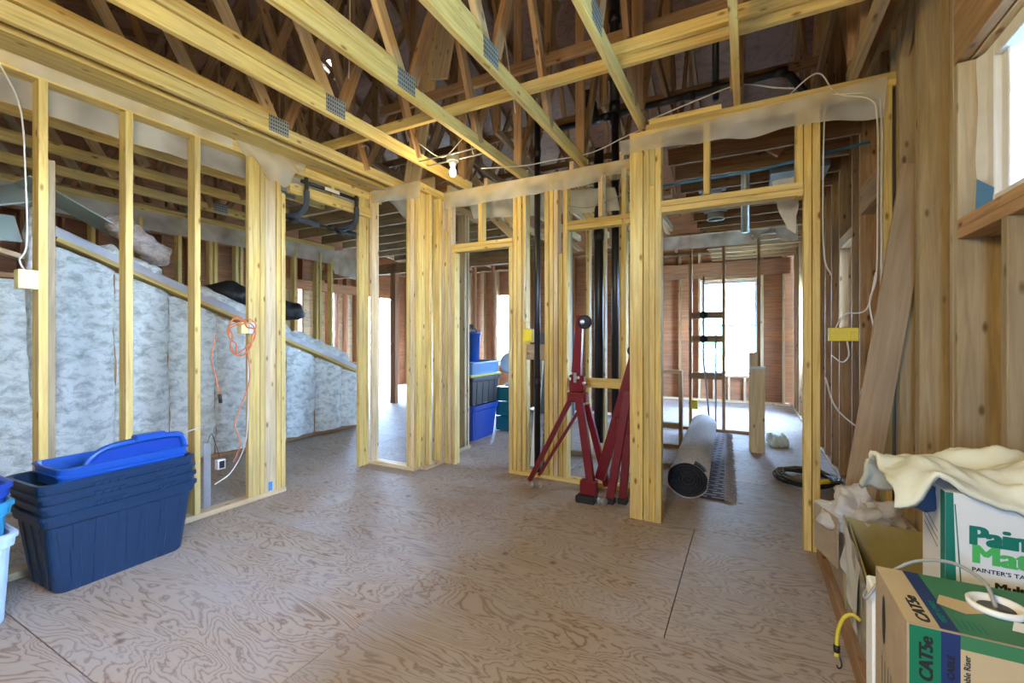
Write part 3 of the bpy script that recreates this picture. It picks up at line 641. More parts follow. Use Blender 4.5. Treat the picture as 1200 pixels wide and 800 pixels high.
for (xa, za), (xb, zb_), yy in (((-1.60, 2.92), (-0.98, 2.33), 4.28), ((-1.33, 2.87), (-0.95, 2.44), 4.40), ((-1.70, 2.83), (-1.28, 2.35), 4.15), ((-2.75, 3.06), (-2.22, 2.45), 4.28), ((-2.92, 2.98), (-2.33, 2.39), 4.40)): stick('brace', ce, (xa, yy, za), (xb, yy + 0.1, zb_), S4, S2, 'pine_pale', (0, 1, 0))

# ------------------------------------------------------------------ roof
ro = struct('roof', 'plywood roof sheathing seen from inside the open attic', (-4, 4.4, 5.9))
RY, RZ, SL = 4.4, 5.95, 0.364; ang = math.atan(SL)
rcache = {}
for side in (-1, 1):
    for i in range(7):
        d0 = 1.22 * i; off = 1.22 if i % 2 else 0
        xs = [0.95]
        while xs[-1] > -8.65: xs.append(xs[-1] - (1.22 if len(xs) == 1 and off else 2.44))
        for a, b in zip(xs[1:], xs[:-1]):
            a = max(a, -8.7)
            if b - a < 0.2: continue
            if side == 1 and i == 0 and a < -5.94 < b:      # roof vent hole: the sheet is cut round it
                for xa, xb, da, db_ in ((a, -6.01, 0, 1.22), (-5.87, b, 0, 1.22), (-6.01, -5.87, 0, 0.62), (-6.01, -5.87, 0.80, 1.22)):
                    dm = (da + db_) / 2; o = box('sheathing_panel', ro, ((xa), RY + dm * math.cos(ang) - (db_ - da) / 2, RZ - dm * math.sin(ang) - 0.007), (xb, RY + dm * math.cos(ang) + (db_ - da) / 2, RZ - dm * math.sin(ang) + 0.007), 'ply_roof', 0); o.rotation_euler = (-ang, 0, 0)
                continue
            key = (round(b - a, 3), side)
            dm = d0 + 0.61; yc = RY + side * dm * math.cos(ang); zc = RZ - dm * math.sin(ang)
            hole = side == 1 and i == 0 and False
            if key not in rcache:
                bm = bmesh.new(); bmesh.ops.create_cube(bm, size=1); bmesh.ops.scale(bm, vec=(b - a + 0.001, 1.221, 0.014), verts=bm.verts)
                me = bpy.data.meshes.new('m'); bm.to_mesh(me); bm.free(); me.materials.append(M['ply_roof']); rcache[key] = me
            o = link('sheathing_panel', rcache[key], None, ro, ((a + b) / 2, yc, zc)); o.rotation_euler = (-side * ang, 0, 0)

stick('ridge_board', ro, (-8.6, RY, RZ - 0.055), (0.9, RY, RZ - 0.055), 0.06, 0.14, 'pine_dark')

# ------------------------------------------------------------------ roof trusses
def roof_z(y): return RZ - abs(y - RY) * SL - 0.06
def truss(x, label, hue, full_left=False):
    t = thing('roof_truss', label, 'truss', (x, 0, 2.74), 'roof trusses')
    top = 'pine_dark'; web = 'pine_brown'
    zb = 2.765
    yend = 3.76 if x > -3.3 else 6.2
    if x > -0.7: yend = 3.24
    if x < -3.3: yend = 3.5
    stick('bottom_chord', t, (x, -2.6, zb), (x, yend, zb), S2, S4, hue)
    stick('bottom_chord', t, (x, yend + 0.5, 3.55), (x, 9.4, 3.0), S2, S4, web)
    stick('top_chord', t, (x, -3.0, roof_z(-3.0)), (x, RY, roof_z(RY)), S2, S4, top); stick('top_chord', t, (x, RY, roof_z(RY)), (x, 11.0, roof_z(11.0)), S2, S4, top)
    if x > -3.3: stick('web', t, (x, 2.06, zb + 0.085), (x, -2.4, zb + 0.14), S2, S4 * 0.9, hue)
    def web_(y0, z0, y1, z1, m): stick('web', t, (x, y0, z0), (x, y1, z1), S2, S4 * 0.85, m)
    web_(2.06, zb + 0.06, 1.0, roof_z(1.0) - 0.04, 'pine_pale'); web_(2.16, zb + 0.06, 3.1, roof_z(3.1) - 0.04, web)
    web_(2.95, zb, 2.0, roof_z(2.0) - 0.05, web); web_(yend - 0.15, zb + 0.03, yend - 0.15, roof_z(yend) - 0.1, web)
    web_(0.0, zb + 0.1, 0.9, roof_z(0.9) - 0.04, web); web_(yend - 0.1, zb + 0.05, 4.9, roof_z(4.9) - 0.05, web); web_(4.3, 3.55, 4.3, roof_z(4.3) - 0.05, web)
    web_(4.9, 3.5, 3.9, roof_z(3.9) - 0.05, web); web_(5.2, 3.5, 6.1, roof_z(6.1) - 0.05, web); web_(6.9, 3.3, 6.1, roof_z(6.1) - 0.05, web); web_(6.9, 3.3, 7.7, roof_z(7.7) - 0.05, web)
    pm = PL.get('p')
    if pm is None:
        bm = bmesh.new(); bmesh.ops.create_cube(bm, size=1); bmesh.ops.scale(bm, vec=(0.002, 0.155, 0.115), verts=bm.verts); me = bpy.data.meshes.new('m'); bm.to_mesh(me); bm.free(); me.materials.append(M['plate']); PL['p'] = me
    if x > -3.3:
        for sx in (1, -1): link('nail_plate', PL['p'], None, t, (x + sx * (S2 / 2 + 0.0015), 2.09, zb + 0.035))
    if x < -3.3:
        for sx in (1, -1): link('nail_plate', PL['p'], None, t, (x + sx * (S2 / 2 + 0.0015), 3.05, zb + 0.02))
    return t
PL = {}
TX = [(0.53, 'roof truss closest to the right wall, ending above the corridor corner', 'pine_tan'),
      (-0.06, 'roof truss crossing above the corridor opening, left of the right wall truss', 'pine'),
      (-0.66, 'roof truss landing beside the corridor post with a nail plate', 'pine'),
      (-1.25, 'roof truss landing on the back wall above the black vertical pipe', 'pine'),
      (-1.84, 'roof truss just to the right of the ceiling lamp box', 'pine'),
      (-2.45, 'roof truss just to the left of the ceiling lamp box', 'pine'),
      (-3.04, 'roof truss running close beside the left wall plates, room side', 'pine'),
      (-3.66, 'first roof truss just beyond the left stud wall', 'pine'),
      (-4.27, 'second roof truss beyond the left stud wall', 'pine'),
      (-4.88, 'third roof truss beyond the left stud wall, above the insulation', 'pine'),
      (-5.49, 'fourth roof truss beyond the left stud wall', 'pine'),
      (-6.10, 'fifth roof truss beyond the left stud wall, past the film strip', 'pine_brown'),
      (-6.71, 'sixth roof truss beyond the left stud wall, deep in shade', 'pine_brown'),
      (-7.32, 'seventh and farthest roof truss beyond the left stud wall', 'pine_brown')]
for x, lab, hue in TX: truss(x, lab, hue)
# lateral braces lying across the chords
b = stick('brace_board', None, (-3.3, 2.60, 2.865), (0.6, 2.60, 2.865), 0.038, 0.07, 'pine'); tag(b, 'long yellow brace board lying across the truss bottom chords', 'board')
b = stick('brace_board', None, (-0.72, 2.56, 2.845), (0.45, 2.56, 2.845), 0.038, 0.07, 'pine'); b.location.z = 2.905; b.location.y = 2.55; tag(b, 'shorter yellow brace board doubled onto the long brace at right', 'board')
b = stick('brace_board', None, (-3.3, 3.40, 3.55), (0.6, 3.40, 3.55), 0.038, S4, 'pine_brown'); tag(b, 'brown brace board high behind the yellow brace, fixed to truss webs', 'board')
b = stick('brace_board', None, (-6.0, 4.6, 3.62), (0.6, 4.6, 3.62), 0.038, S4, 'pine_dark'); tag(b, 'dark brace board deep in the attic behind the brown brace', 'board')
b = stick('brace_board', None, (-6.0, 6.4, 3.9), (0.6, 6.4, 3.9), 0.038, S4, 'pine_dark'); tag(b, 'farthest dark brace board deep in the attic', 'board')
pk = stick('attic_plank', None, (-3.03, 3.55, 2.80), (-2.74, 3.60, 4.45), 0.19, S2, 'pine_pale', (0, 1, 0)); tag(pk, 'wide tan plank leaning up through the attic, full length', 'plank')
pk = stick('attic_plank', None, (-2.66, 3.52, 3.78), (-2.50, 3.55, 4.60), 0.19, S2, 'pine_pale', (0, 1, 0)); tag(pk, 'shorter wide plank beside the full length attic plank', 'plank')
for p0, p1, lab in (((-3.9, 4.1, 2.92), (-2.9, 4.15, 2.90), 'reddish strand board offcut lying above the corner post'), ((-4.1, 4.4, 3.05), (-3.2, 4.45, 3.3), 'tilted reddish strand board offcut behind the lying offcut')):
    tag(stick('board_offcut', None, p0, p1, S2, 0.22, 'board_red'), lab, 'board')
# ------------------------------------------------------------------ insulated half wall with sloping top
wi = struct('wall_insulated', 'sloping half wall filled with pale fibreglass batts beyond the left studs', (-4.98, 2.9, 0))
XI = -4.93
def slope_z(y): return 2.04 - 0.402 * (y - 1.52)
ys = [0.2, 0.62, 1.03, 1.44, 1.86, 2.28, 2.71, 3.12, 3.53, 3.93, 4.35, 4.66]
def batt(y0, y1, zt0, zt1, seed):
    nu, nv = 12, 30; vs_, fs = [], []; base = Vector((XI, y0, 0))
    for j in range(nv + 1):
        for i in range(nu + 1):
            u, v = i / nu, j / nv
            yy = y0 - 0.012 + (y1 - y0 + 0.024) * u; z = 0.05 + ((zt0 + (zt1 - zt0) * u) - 0.05) * v
            edge = min(u, 1 - u) * 2; bul = 0.075 * min(1, edge * 2.2) ** 0.5
            nzv = noise.noise(Vector((yy * 3 + seed, z * 2.5, seed))) * 0.045 + noise.noise(Vector((yy * 9, z * 8 + seed, 2))) * 0.028 + noise.noise(Vector((yy * 22, z * 20, seed))) * 0.012
            vs_.append(Vector((XI - 0.045 + bul + nzv * (0.5 + edge), yy, z)) - base)
    n1 = len(vs_)
    for j in range(nv):
        for i in range(nu): a = j * (nu + 1) + i; fs.append((a, a + nu + 1, a + nu + 2, a + 1))
    bk = [Vector((XI - 0.12, y0 + 0.01, 0.05)), Vector((XI - 0.12, y1 - 0.01, 0.05)), Vector((XI - 0.12, y1 - 0.01, zt1)), Vector((XI - 0.12, y0 + 0.01, zt0))]
    vs_ += [p - base for p in bk]
    L_ = [j * (nu + 1) for j in range(nv + 1)]; R_ = [j * (nu + 1) + nu for j in range(nv + 1)]
    fs.append(tuple(L_) + (n1 + 3, n1)); fs.append(tuple(reversed(R_)) + (n1 + 1, n1 + 2)); fs.append((n1, n1 + 3, n1 + 2, n1 + 1))
    fs.append(tuple(nv * (nu + 1) + i for i in range(nu, -1, -1))[::-1] + (n1 + 2, n1 + 3))
    me = fix_normals(mesh_from(vs_, fs, True)); return link('insulation_batt', me, 'insul', wi, base)
for k, (a, b) in enumerate(zip(ys[:-1], ys[1:])):
    if a < 1.3: batt(a, b, 1.70, 1.70, k * 7.3)
    else: batt(a, b, slope_z(a) - 0.06, slope_z(b) - 0.06, k * 7.3)
for yy in ys:
    zt = (1.70 if yy < 1.3 else slope_z(yy) - 0.08)
    stick('stud', wi, (XI - 0.075, yy, 0.04), (XI - 0.075, yy, zt), S4, S2, 'pine_brown', (0, 1, 0))
stick('bottom_plate', wi, (XI - 0.07, 0.2, S2 / 2), (XI - 0.07, 4.68, S2 / 2), S4, S2, 'pine_brown')
stick('sloping_plate', wi, (XI - 0.03, 1.47, slope_z(1.47) - 0.005), (XI - 0.03, 4.70, slope_z(4.70) - 0.005), 0.12, S2, 'pine')
stick('flashing_cap', wi, (XI - 0.06, 1.46, slope_z(1.46) + 0.045), (XI - 0.06, 4.70, slope_z(4.70) + 0.045), 0.15, 0.06, 'cap')
stick('flashing_cap', wi, (XI - 0.02, 1.44, slope_z(1.44) + 0.085), (XI - 0.02, 2.9, slope_z(2.9) + 0.085), 0.05, 0.025, 'cap')
stick('blocking', wi, (XI - 0.02, 0.2, 1.73), (XI - 0.02, 1.40, 1.73), 0.1, S2, 'pine_brown')
stick('blocking', wi, (XI - 0.05, 0.2, 2.20), (XI - 0.05, 1.36, 1.86), 0.1, S2, 'pine_pale')
def fluff(name, parent, p0, p1, w, h, mat, seed, nx=26, seg=12, rag=0.35):
    p0, p1 = Vector(p0), Vector(p1); d = (p1 - p0).normalized(); side = d.cross(Vector((0, 0, 1))).normalized(); up = side.cross(d)
    rings = []
    for i in range(nx + 1):
        t = i / nx; e = min(1, min(t, 1 - t) * 6 + 0.25)
        ring = []
        for k in range(seg):
            a = 2 * PI * k / seg; q = p0.lerp(p1, t) - p0
            rr = 1 + rag * noise.noise(Vector((t * 9 + seed, math.cos(a) * 1.6, math.sin(a) * 1.6 + seed)))
            ca, sa = math.cos(a), math.sin(a)
            ca = math.copysign(abs(ca) ** 0.6, ca); sa = math.copysign(abs(sa) ** 0.6, sa)
            ring.append(q + (side * ca * w / 2 + up * sa * h / 2) * rr * e)
        rings.append(ring)
    return link(name, fix_normals(loft(rings)), mat, parent, p0)
fluff('insulation_tuft', wi, (XI - 0.1, 1.75, slope_z(1.75) + 0.10), (XI - 0.1, 2.25, slope_z(2.25) + 0.10), 0.2, 0.12, 'insul', 1)
fluff('insulation_tuft', wi, (XI - 0.12, 2.45, slope_z(2.45) + 0.11), (XI - 0.12, 3.65, slope_z(3.65) + 0.13), 0.24, 0.16, 'insul', 5)
fluff('insulation_tuft', wi, (XI - 0.14, 3.6, slope_z(3.6) + 0.12), (XI - 0.12, 4.55, slope_z(4.55) + 0.11), 0.24, 0.16, 'insul', 8)
o = fluff('loose_insulation', None, (-5.03, 1.83, 2.34), (-5.03, 2.30, 1.98), 0.22, 0.17, 'insul_pink', 3, rag=0.5); tag(o, 'torn pinkish grey insulation chunk lying on the sloping flashing', 'insulation')
o = fluff('loose_insulation', None, (-4.86, 1.32, 2.26), (-4.86, 1.38, 0.6), 0.17, 0.10, 'insul', 11, rag=0.5); tag(o, 'pale green insulation strip hanging down left of the sloping half wall', 'insulation')
o = fluff('black_bag', None, (-5.25, 2.72, 1.80), (-5.25, 3.98, 1.56), 0.4, 0.20, 'black', 21, rag=0.7); tag(o, 'crumpled black plastic bag behind the sloping half wall', 'bag')
g = fix_normals(mesh_from([(0, 0, 0), (0, .62, -.25), (0, .62, -.21), (0, .16, .12), (0, 0, .03), (-.3, 0, .05), (-.3, .62, -.2), (-.3, .62, -.16), (-.3, .16, .17), (-.3, 0, .08)],
              [(0, 1, 2, 3, 4), (9, 8, 7, 6, 5), (0, 5, 6, 1), (1, 6, 7, 2), (2, 7, 8, 3), (3, 8, 9, 4), (4, 9, 5, 0)]))
o = stick('drywall_offcut', None, (-5.12, 1.33, 2.52), (-5.12, 1.95, 2.22), 0.34, 0.013, 'green_board', (0, 0.3, 1)); tag(o, 'pale green drywall offcut resting high behind the sloping flashing', 'drywall')
o = stick('drywall_offcut', None, (-5.08, 0.75, 2.16), (-5.08, 1.36, 2.42), 0.40, 0.013, 'green_board', (0.5, -0.3, 1)); tag(o, 'pale green drywall offcut at the far left edge above the insulation', 'drywall')
o = stick('drywall_offcut', None, (-5.0, 0.7, 2.08), (-5.0, 1.28, 2.10), 0.26, 0.013, 'green_board', (0.9, 0, 0.6)); tag(o, 'lower pale green drywall offcut lying on the left blocking', 'drywall')

# ------------------------------------------------------------------ polyethylene strips
o = sheet('plastic_film', None, (-3.352, 0.2, 2.73), (-3.352, 1.95, 2.73), (-3.352, 0.2, 2.652), (-3.352, 1.95, 2.652), 40, 3, 0.008, 'film', 1, 8); tag(o, 'thin clear film stapled along the left wall top plate', 'plastic film')
o = sheet('plastic_film', None, (-3.46, -0.4, 2.645), (-3.46, 3.2, 2.645), (-3.47, -0.4, 2.50), (-3.47, 3.2, 2.50), 60, 4, 0.02, 'film_far', 4, 6); tag(o, 'greyish film strip hanging behind the left wall top plate', 'plastic film')
def drape_sag(u, v):
    return (0.10 * math.sin(u * PI) * v, 0, -0.16 * math.sin(min(1, u * 1.25) * PI) * v + 0.03 * math.sin(u * 21) * v)
o = sheet('plastic_film', None, (-3.34, 1.95, 2.735), (-3.30, 2.52, 2.735), (-3.30, 2.02, 2.60), (-3.26, 2.50, 2.62), 24, 12, 0.05, 'film', 6, 7, drape_sag); tag(o, 'loose milky film flap drooping over the left doorway post', 'plastic film')
o = sheet('plastic_film', None, (-3.34, 2.52, 2.735), (-3.34, 3.40, 2.735), (-3.22, 2.52, 2.70), (-3.10, 3.36, 2.70), 20, 4, 0.02, 'film', 8, 7); tag(o, 'narrow film strip lying along the plate above the left doorway', 'plastic film')
o = sheet('plastic_film', None, (-3.32, 3.288, 2.73), (-2.70, 3.288, 2.73), (-3.32, 3.285, 2.60), (-2.70, 3.285, 2.56), 16, 5, 0.02, 'film', 12, 7); tag(o, 'film strip wrapped round the short return wall top', 'plastic film')
o = sheet('plastic_film', None, (-2.70, 3.655, 2.715), (-0.74, 3.655, 2.715), (-2.70, 3.65, 2.545), (-0.74, 3.62, 2.55), 60, 6, 0.03, 'film', 14, 6); tag(o, 'film strip stapled along the top of the back wall', 'plastic film')
o = sheet('plastic_film', None, (-0.80, 3.135, 2.64), (0.68, 3.135, 2.69), (-0.78, 3.10, 2.53), (0.66, 3.12, 2.47), 60, 8, 0.05, 'film', 17, 5); tag(o, 'film strip hanging along the top of the corridor opening wall', 'plastic film')
o = sheet('plastic_film', None, (-3.30, 3.46, 2.70), (-2.80, 3.55, 2.70), (-3.15, 3.75, 2.42), (-2.70, 3.75, 2.32), 14, 8, 0.10, 'film_far', 22, 9); tag(o, 'crumpled film bunched behind the short return wall', 'plastic film')
o = sheet('plastic_film', None, (-2.60, 3.95, 2.74), (-1.05, 3.95, 2.60), (-2.55, 4.0, 2.52), (-1.0, 4.0, 2.40), 24, 8, 0.12, 'film_far', 25, 6); tag(o, 'crumpled film hanging beyond the back wall header', 'plastic film')
o = sheet('plastic_film', None, (0.14, 3.45, 2.30), (0.29, 3.40, 2.30), (0.22, 3.45, 1.98), (0.28, 3.42, 1.93), 8, 10, 0.10, 'bag', 28, 14); tag(o, 'clear plastic bag tail dangling under the corridor header', 'bag')
o = sheet('plastic_film', None, (-6.0, 5.0, 2.66), (-5.4, 5.05, 2.66), (-5.9, 5.05, 2.30), (-5.45, 5.1, 2.18), 10, 8, 0.10, 'film_far', 31, 7); tag(o, 'torn film end drooping at the far end of the far left wall', 'plastic film')

# ------------------------------------------------------------------ pipes
def pipe(lab, pts, r=0.027, mat='abs', fittings=()):
    t = thing('drain_pipe' if mat == 'abs' else 'water_pipe', lab, 'pipe', pts[0])
    tube('pipe', t, pts, r, mat, smooth=False, seg=14)
    for p, d in fittings:
        p, d = Vector(p), Vector(d).normalized(); tube('coupling', t, [p - d * 0.045, p + d * 0.045], r * 1.2, mat, smooth=False, seg=14)
    return t
pipe('black vent pipe rising in the stud bay of the back wall', [(-1.70, 3.72, 0.04), (-1.70, 3.72, 3.25)], 0.028, 'abs', [((-1.70, 3.72, 0.85), (0, 0, 1)), ((-1.70, 3.72, 2.95), (0, 0, 1))])
pipe('left black drain pipe of the pair behind the red stand', [(-1.215, 4.02, 0.3), (-1.215, 4.02, 3.0)], 0.042, 'abs', [((-1.215, 4.02, 2.2), (0, 0, 1))])
pipe('right black drain pipe of the pair behind the red stand', [(-1.07, 4.05, 0.3), (-1.07, 4.05, 3.3)], 0.034, 'abs')
pipe('long sloping black vent pipe crossing the attic above the corridor wall', [(-1.75, 4.2, 3.36), (0.22, 4.2, 3.40), (0.30, 4.22, 3.37), (0.42, 4.3, 3.22), (0.42, 4.3, 3.0)], 0.032, 'abs', [((-0.45, 4.2, 3.385), (1, 0, 0)), ((-1.2, 4.2, 3.37), (1, 0, 0)), ((0.24, 4.2, 3.40), (1, 0, 0))])
pipe('upright black vent stack in the attic left of the middle', [(-1.12, 4.22, 3.3), (-1.12, 4.22, 5.6)], 0.045, 'abs', [((-1.12, 4.22, 4.3), (0, 0, 1)), ((-1.12, 4.22, 3.45), (0, 0, 1))])
pipe('thin upright black vent stack in the attic right of the middle', [(-0.25, 4.3, 3.35), (-0.25, 4.3, 5.7)], 0.028, 'abs', [((-0.25, 4.3, 3.45), (0, 0, 1))])
pipe('short black elbow stub hanging off the sloping vent pipe', [(-1.38, 4.15, 3.62), (-1.30, 4.12, 3.42), (-1.27, 4.12, 3.3)], 0.045, 'abs', [((-1.33, 4.13, 3.5), (0.4, -0.1, -1))])
pipe('left thin grey water pipe at the bathroom partition', [(-0.45, 6.58, 0.05), (-0.53, 6.58, 1.0), (-0.53, 6.58, 2.1)], 0.011, 'cable_grey')
pipe('right thin grey water pipe at the bathroom partition', [(-0.38, 6.58, 0.05), (-0.38, 6.58, 1.3)], 0.011, 'cable_grey')
pipe('blue water line crossing above the corridor header', [(-0.69, 3.70, 2.46), (0.1, 3.78, 2.50), (0.73, 3.8, 2.58)], 0.009, 'copper_blue')
valve = thing('shower_valve', 'dark shower valve bodies on the corridor partition blocks', 'valve', (-0.52, 6.56, 1.25))
for z in (1.575, 1.25): lathe('valve_body', valve, [(0.01, -0.04), (0.05, -0.035), (0.05, 0.01), (0.025, 0.012), (0.025, 0.05), (0.01, 0.05)], (-0.53, 6.57, z), 'black', 14, (PI / 2, 0, 0))

# ducts and boxes above the corridor
dt = thing('galvanised_duct', 'galvanised strap duct hanging above the corridor header', 'duct', (0.0, 4.3, 2.8)); tube('duct_pipe', dt, [(-0.02, 4.5, 2.2), (-0.02, 4.5, 3.3)], 0.035, 'galv', smooth=False, seg=14)
def downlight(x, y, lab):
    t = thing('recessed_light', lab, 'light', (x, y, 2.74), 'recessed ceiling lights'); box('housing', t, (x - 0.13, y - 0.13, 2.80), (x + 0.13, y + 0.13, 2.95), 'galv')
    lathe('light_can', t, [(0.10, 0.0), (0.105, 0.01), (0.095, 0.012), (0.09, 0.10)], (x, y, 2.72), 'white', 20); lathe('can_inside', t, [(0.001, 0.004), (0.09, 0.006)], (x, y, 2.712), 'black', 20)
downlight(-0.33, 5.05, 'recessed light can above the corridor nearest the opening'); downlight(-0.35, 6.05, 'recessed light can above the corridor farther in')
box_d = box('grey_duct_box', None, (0.18, 4.6, 2.72), (0.62, 5.0, 2.86), 'grey_panel'); tag(box_d, 'dark grey duct box above the right of the corridor', 'duct')
o = stick('board_offcut', None, (0.02, 4.2, 2.98), (0.26, 4.25, 2.80), S2, 0.16, 'board_red'); tag(o, 'reddish board offcut caught above the corridor header', 'board')

# ------------------------------------------------------------------ electric boxes and cables
def junction(lab, lo, hi, mat, face, gangs):
    t = thing('junction_box', lab, 'electrical box', lo); box('box_body', t, lo, hi, mat, 0.003)
    lo, hi = Vector(lo), Vector(hi); a = 1 if face == 'X' else 0
    for g_ in range(gangs):
        w = (hi[a] - lo[a]) / gangs; p0 = lo.copy(); p1 = hi.copy(); p0[a] = lo[a] + w * g_ + 0.006; p1[a] = lo[a] + w * (g_ + 1) - 0.006; p0.z += 0.012; p1.z -= 0.012
        if face == 'X': p0.x = hi.x; p1.x = hi.x + 0.003
        else: p1.y = lo.y; p0.y = lo.y - 0.003
        box('box_cover', t, p0, p1, mat, 0.001)
    return t
junction('pale yellow square electrical box on the left wall stud', (-3.39, 0.852, 1.512), (-3.325, 0.93, 1.612), 'pale_yellow', 'X', 1)
junction('bright yellow three-gang electrical box right of the corridor opening', (0.438, 3.30, 1.237), (0.583, 3.36, 1.317), 'yellow_box', 'Y', 3)
junction('small yellow electrical box low on the bathroom partition', (-0.685, 6.54, 0.30), (-0.60, 6.60, 0.42), 'yellow_box', 'Y', 1)
junction('yellow electrical box beside the vertical black pipe', (-1.83, 3.68, 1.22), (-1.735, 3.74, 1.34), 'yellow_box', 'Y', 1)
cab = lambda lab, pts, r=0.0045, mat='cable': tag(tube('electric_cable', None, pts, r, mat, 8, 6), lab, 'cable')
cab('white cable running down the left stud to the pale yellow box', [(-3.34, 0.78, 2.66), (-3.335, 0.86, 2.45), (-3.335, 0.88, 2.1), (-3.335, 0.885, 1.75), (-3.34, 0.86, 1.66), (-3.345, 0.885, 1.60)])
cab('white cable strung along the truss beside the left wall', [(-3.05, 0.9, 2.86), (-3.10, 1.3, 2.76), (-3.10, 1.7, 2.74), (-3.18, 2.1, 2.74), (-3.2, 2.5, 2.76)])
cab('white cable crossing the left wall studs behind the blue totes', [(-3.33, 0.6, 0.42), (-3.37, 0.9, 0.52), (-3.42, 1.2, 0.55), (-3.37, 1.55, 0.60), (-3.36, 1.74, 0.64)])
cab('white cable looping down from the left doorway post to the floor', [(-3.34, 2.06, 1.1), (-3.335, 2.055, 0.7), (-3.335, 2.03, 0.45), (-3.335, 1.93, 0.28), (-3.34, 1.82, 0.22)])
cab('white cable looping above the ceiling lamp box', [(-2.4, 2.9, 2.86), (-2.3, 3.1, 2.80), (-2.1, 3.15, 2.95), (-2.02, 3.15, 2.78)])
cab('white cable from the lamp box to the back wall plate', [(-1.98, 3.2, 2.68), (-1.7, 3.45, 2.74), (-1.5, 3.55, 2.78), (-1.15, 3.6, 2.80), (-0.8, 3.5, 2.84), (-0.5, 3.4, 2.84)])
cab('white cable dropping beside the back wall post to the yellow box', [(-1.80, 3.66, 2.70), (-1.79, 3.665, 2.3), (-1.80, 3.665, 1.8), (-1.81, 3.665, 1.45), (-1.77, 3.68, 1.40), (-1.77, 3.70, 1.33)])
cab('white cable sagging above the corridor wall plate', [(-0.62, 3.22, 2.78), (-0.3, 3.25, 2.86), (-0.05, 3.22, 2.88), (0.15, 3.2, 2.80), (0.25, 3.2, 2.77)])
cab('white cable arching over the plate and down the right corner, left strand', [(0.18, 3.35, 2.76), (0.36, 3.2, 2.83), (0.45, 3.14, 2.66), (0.60, 3.12, 2.58), (0.632, 3.12, 2.45), (0.635, 3.13, 2.0), (0.63, 3.13, 1.6), (0.60, 3.13, 1.46), (0.62, 3.13, 1.3)])
cab('white cable down the right corner, right strand', [(0.42, 3.14, 2.66), (0.62, 3.125, 2.60), (0.65, 3.12, 2.45), (0.652, 3.13, 2.0), (0.65, 3.13, 1.5), (0.64, 3.13, 1.2)])
cab('white cable from the right corner to the three-gang yellow box', [(0.63, 3.14, 1.62), (0.60, 3.2, 1.42), (0.52, 3.28, 1.40), (0.49, 3.30, 1.36), (0.47, 3.32, 1.31)])
cab('short white cable tail curling under the three-gang yellow box', [(0.53, 3.33, 1.24), (0.535, 3.31, 1.15), (0.50, 3.30, 1.11), (0.45, 3.30, 1.15)])
cab('white cable beside the corridor post running down', [(0.40, 3.17, 2.68), (0.39, 3.17, 2.2), (0.395, 3.17, 1.75), (0.43, 3.17, 1.62)])
cab('loose white cable swinging from the corridor post to the leaning board', [(0.41, 3.24, 1.02), (0.46, 3.26, 0.85), (0.56, 3.26, 0.74), (0.66, 3.22, 0.70)])
cab('curled white cable end beside the leaning board', [(0.66, 3.2, 1.0), (0.60, 3.2, 1.0), (0.575, 3.2, 0.93), (0.61, 3.2, 0.86), (0.65, 3.2, 0.9)])
cab('grey cable strung through the back wall stud bays', [(-1.40, 3.70, 2.42), (-1.2, 3.71, 2.38), (-0.95, 3.71, 2.44), (-0.75, 3.70, 2.5)], 0.004, 'cable_grey')
cab('white cable hanging down in the middle of the attic', [(-1.52, 2.7, 4.4), (-1.52, 2.72, 3.6), (-1.50, 2.9, 2.9)])
cab('thin white cable hanging between the left trusses', [(-2.2, 2.0, 3.7), (-2.2, 2.0, 3.2), (-2.21, 2.0, 2.88)], 0.003)
# small galvanised strip and switch on the stud by the totes
t = thing('switch_box', 'small metal switch box hanging on a grey strip beside the totes', 'electrical box', (-3.34, 1.76, 0.07))
box('mount_strip', t, (-3.355, 1.752, 0.07), (-3.35, 1.80, 0.52), 'galv'); box('switch_body', t, (-3.36, 1.83, 0.32), (-3.32, 1.885, 0.39), 'white', 0.003); box('switch_face', t, (-3.32, 1.84, 0.33), (-3.317, 1.875, 0.38), 'black', 0.001)
tube('wire', t, [(-3.35, 1.775, 0.52), (-3.34, 1.80, 0.58), (-3.34, 1.84, 0.45), (-3.34, 1.855, 0.39)], 0.002, 'black', 6, 5)
# outlet and orange cord on the doorway post
t = thing('outlet_box', 'outlet box with cream and white faces on the doorway post', 'electrical box', (-3.36, 2.03, 1.28))
box('outlet_body', t, (-3.38, 2.0, 1.29), (-3.325, 2.055, 1.375), 'pale_yellow', 0.002); box('outlet_cover', t, (-3.38, 2.058, 1.29), (-3.322, 2.105, 1.375), 'white', 0.002)
oc = thing('extension_cord', 'orange extension cord looped on the left doorway post', 'cord', (-3.3, 2.03, 0.4))
lp = []
for k in range(34):
    a = k / 34 * 2 * PI * 3.3; r_ = 0.10 + 0.03 * math.sin(k * 1.7)
    lp.append((-3.29 + 0.012 * math.sin(k * 2.3), 1.98 + r_ * 0.95 * math.cos(a + 1.2) - 0.02 * math.sin(k), 1.27 + r_ * 1.15 * math.sin(a + 1.2)))
tube('cord_loops', oc, lp, 0.0045, 'orange', 5, 6)
tube('cord_tail', oc, [(-3.29, 1.80, 1.28), (-3.29, 1.77, 1.12), (-3.29, 1.80, 0.98), (-3.29, 1.825, 0.86)], 0.0045, 'orange', 6, 6)
tube('plug', oc, [(-3.29, 1.825, 0.86), (-3.29, 1.832, 0.80)], 0.012, 'black', smooth=False)
tube('cord_tail', oc, [(-3.29, 2.02, 1.2), (-3.29, 2.04, 0.95), (-3.29, 1.97, 0.75), (-3.29, 1.93, 0.62), (-3.29, 1.97, 0.48), (-3.29, 1.92, 0.36)], 0.0045, 'orange', 6, 6)

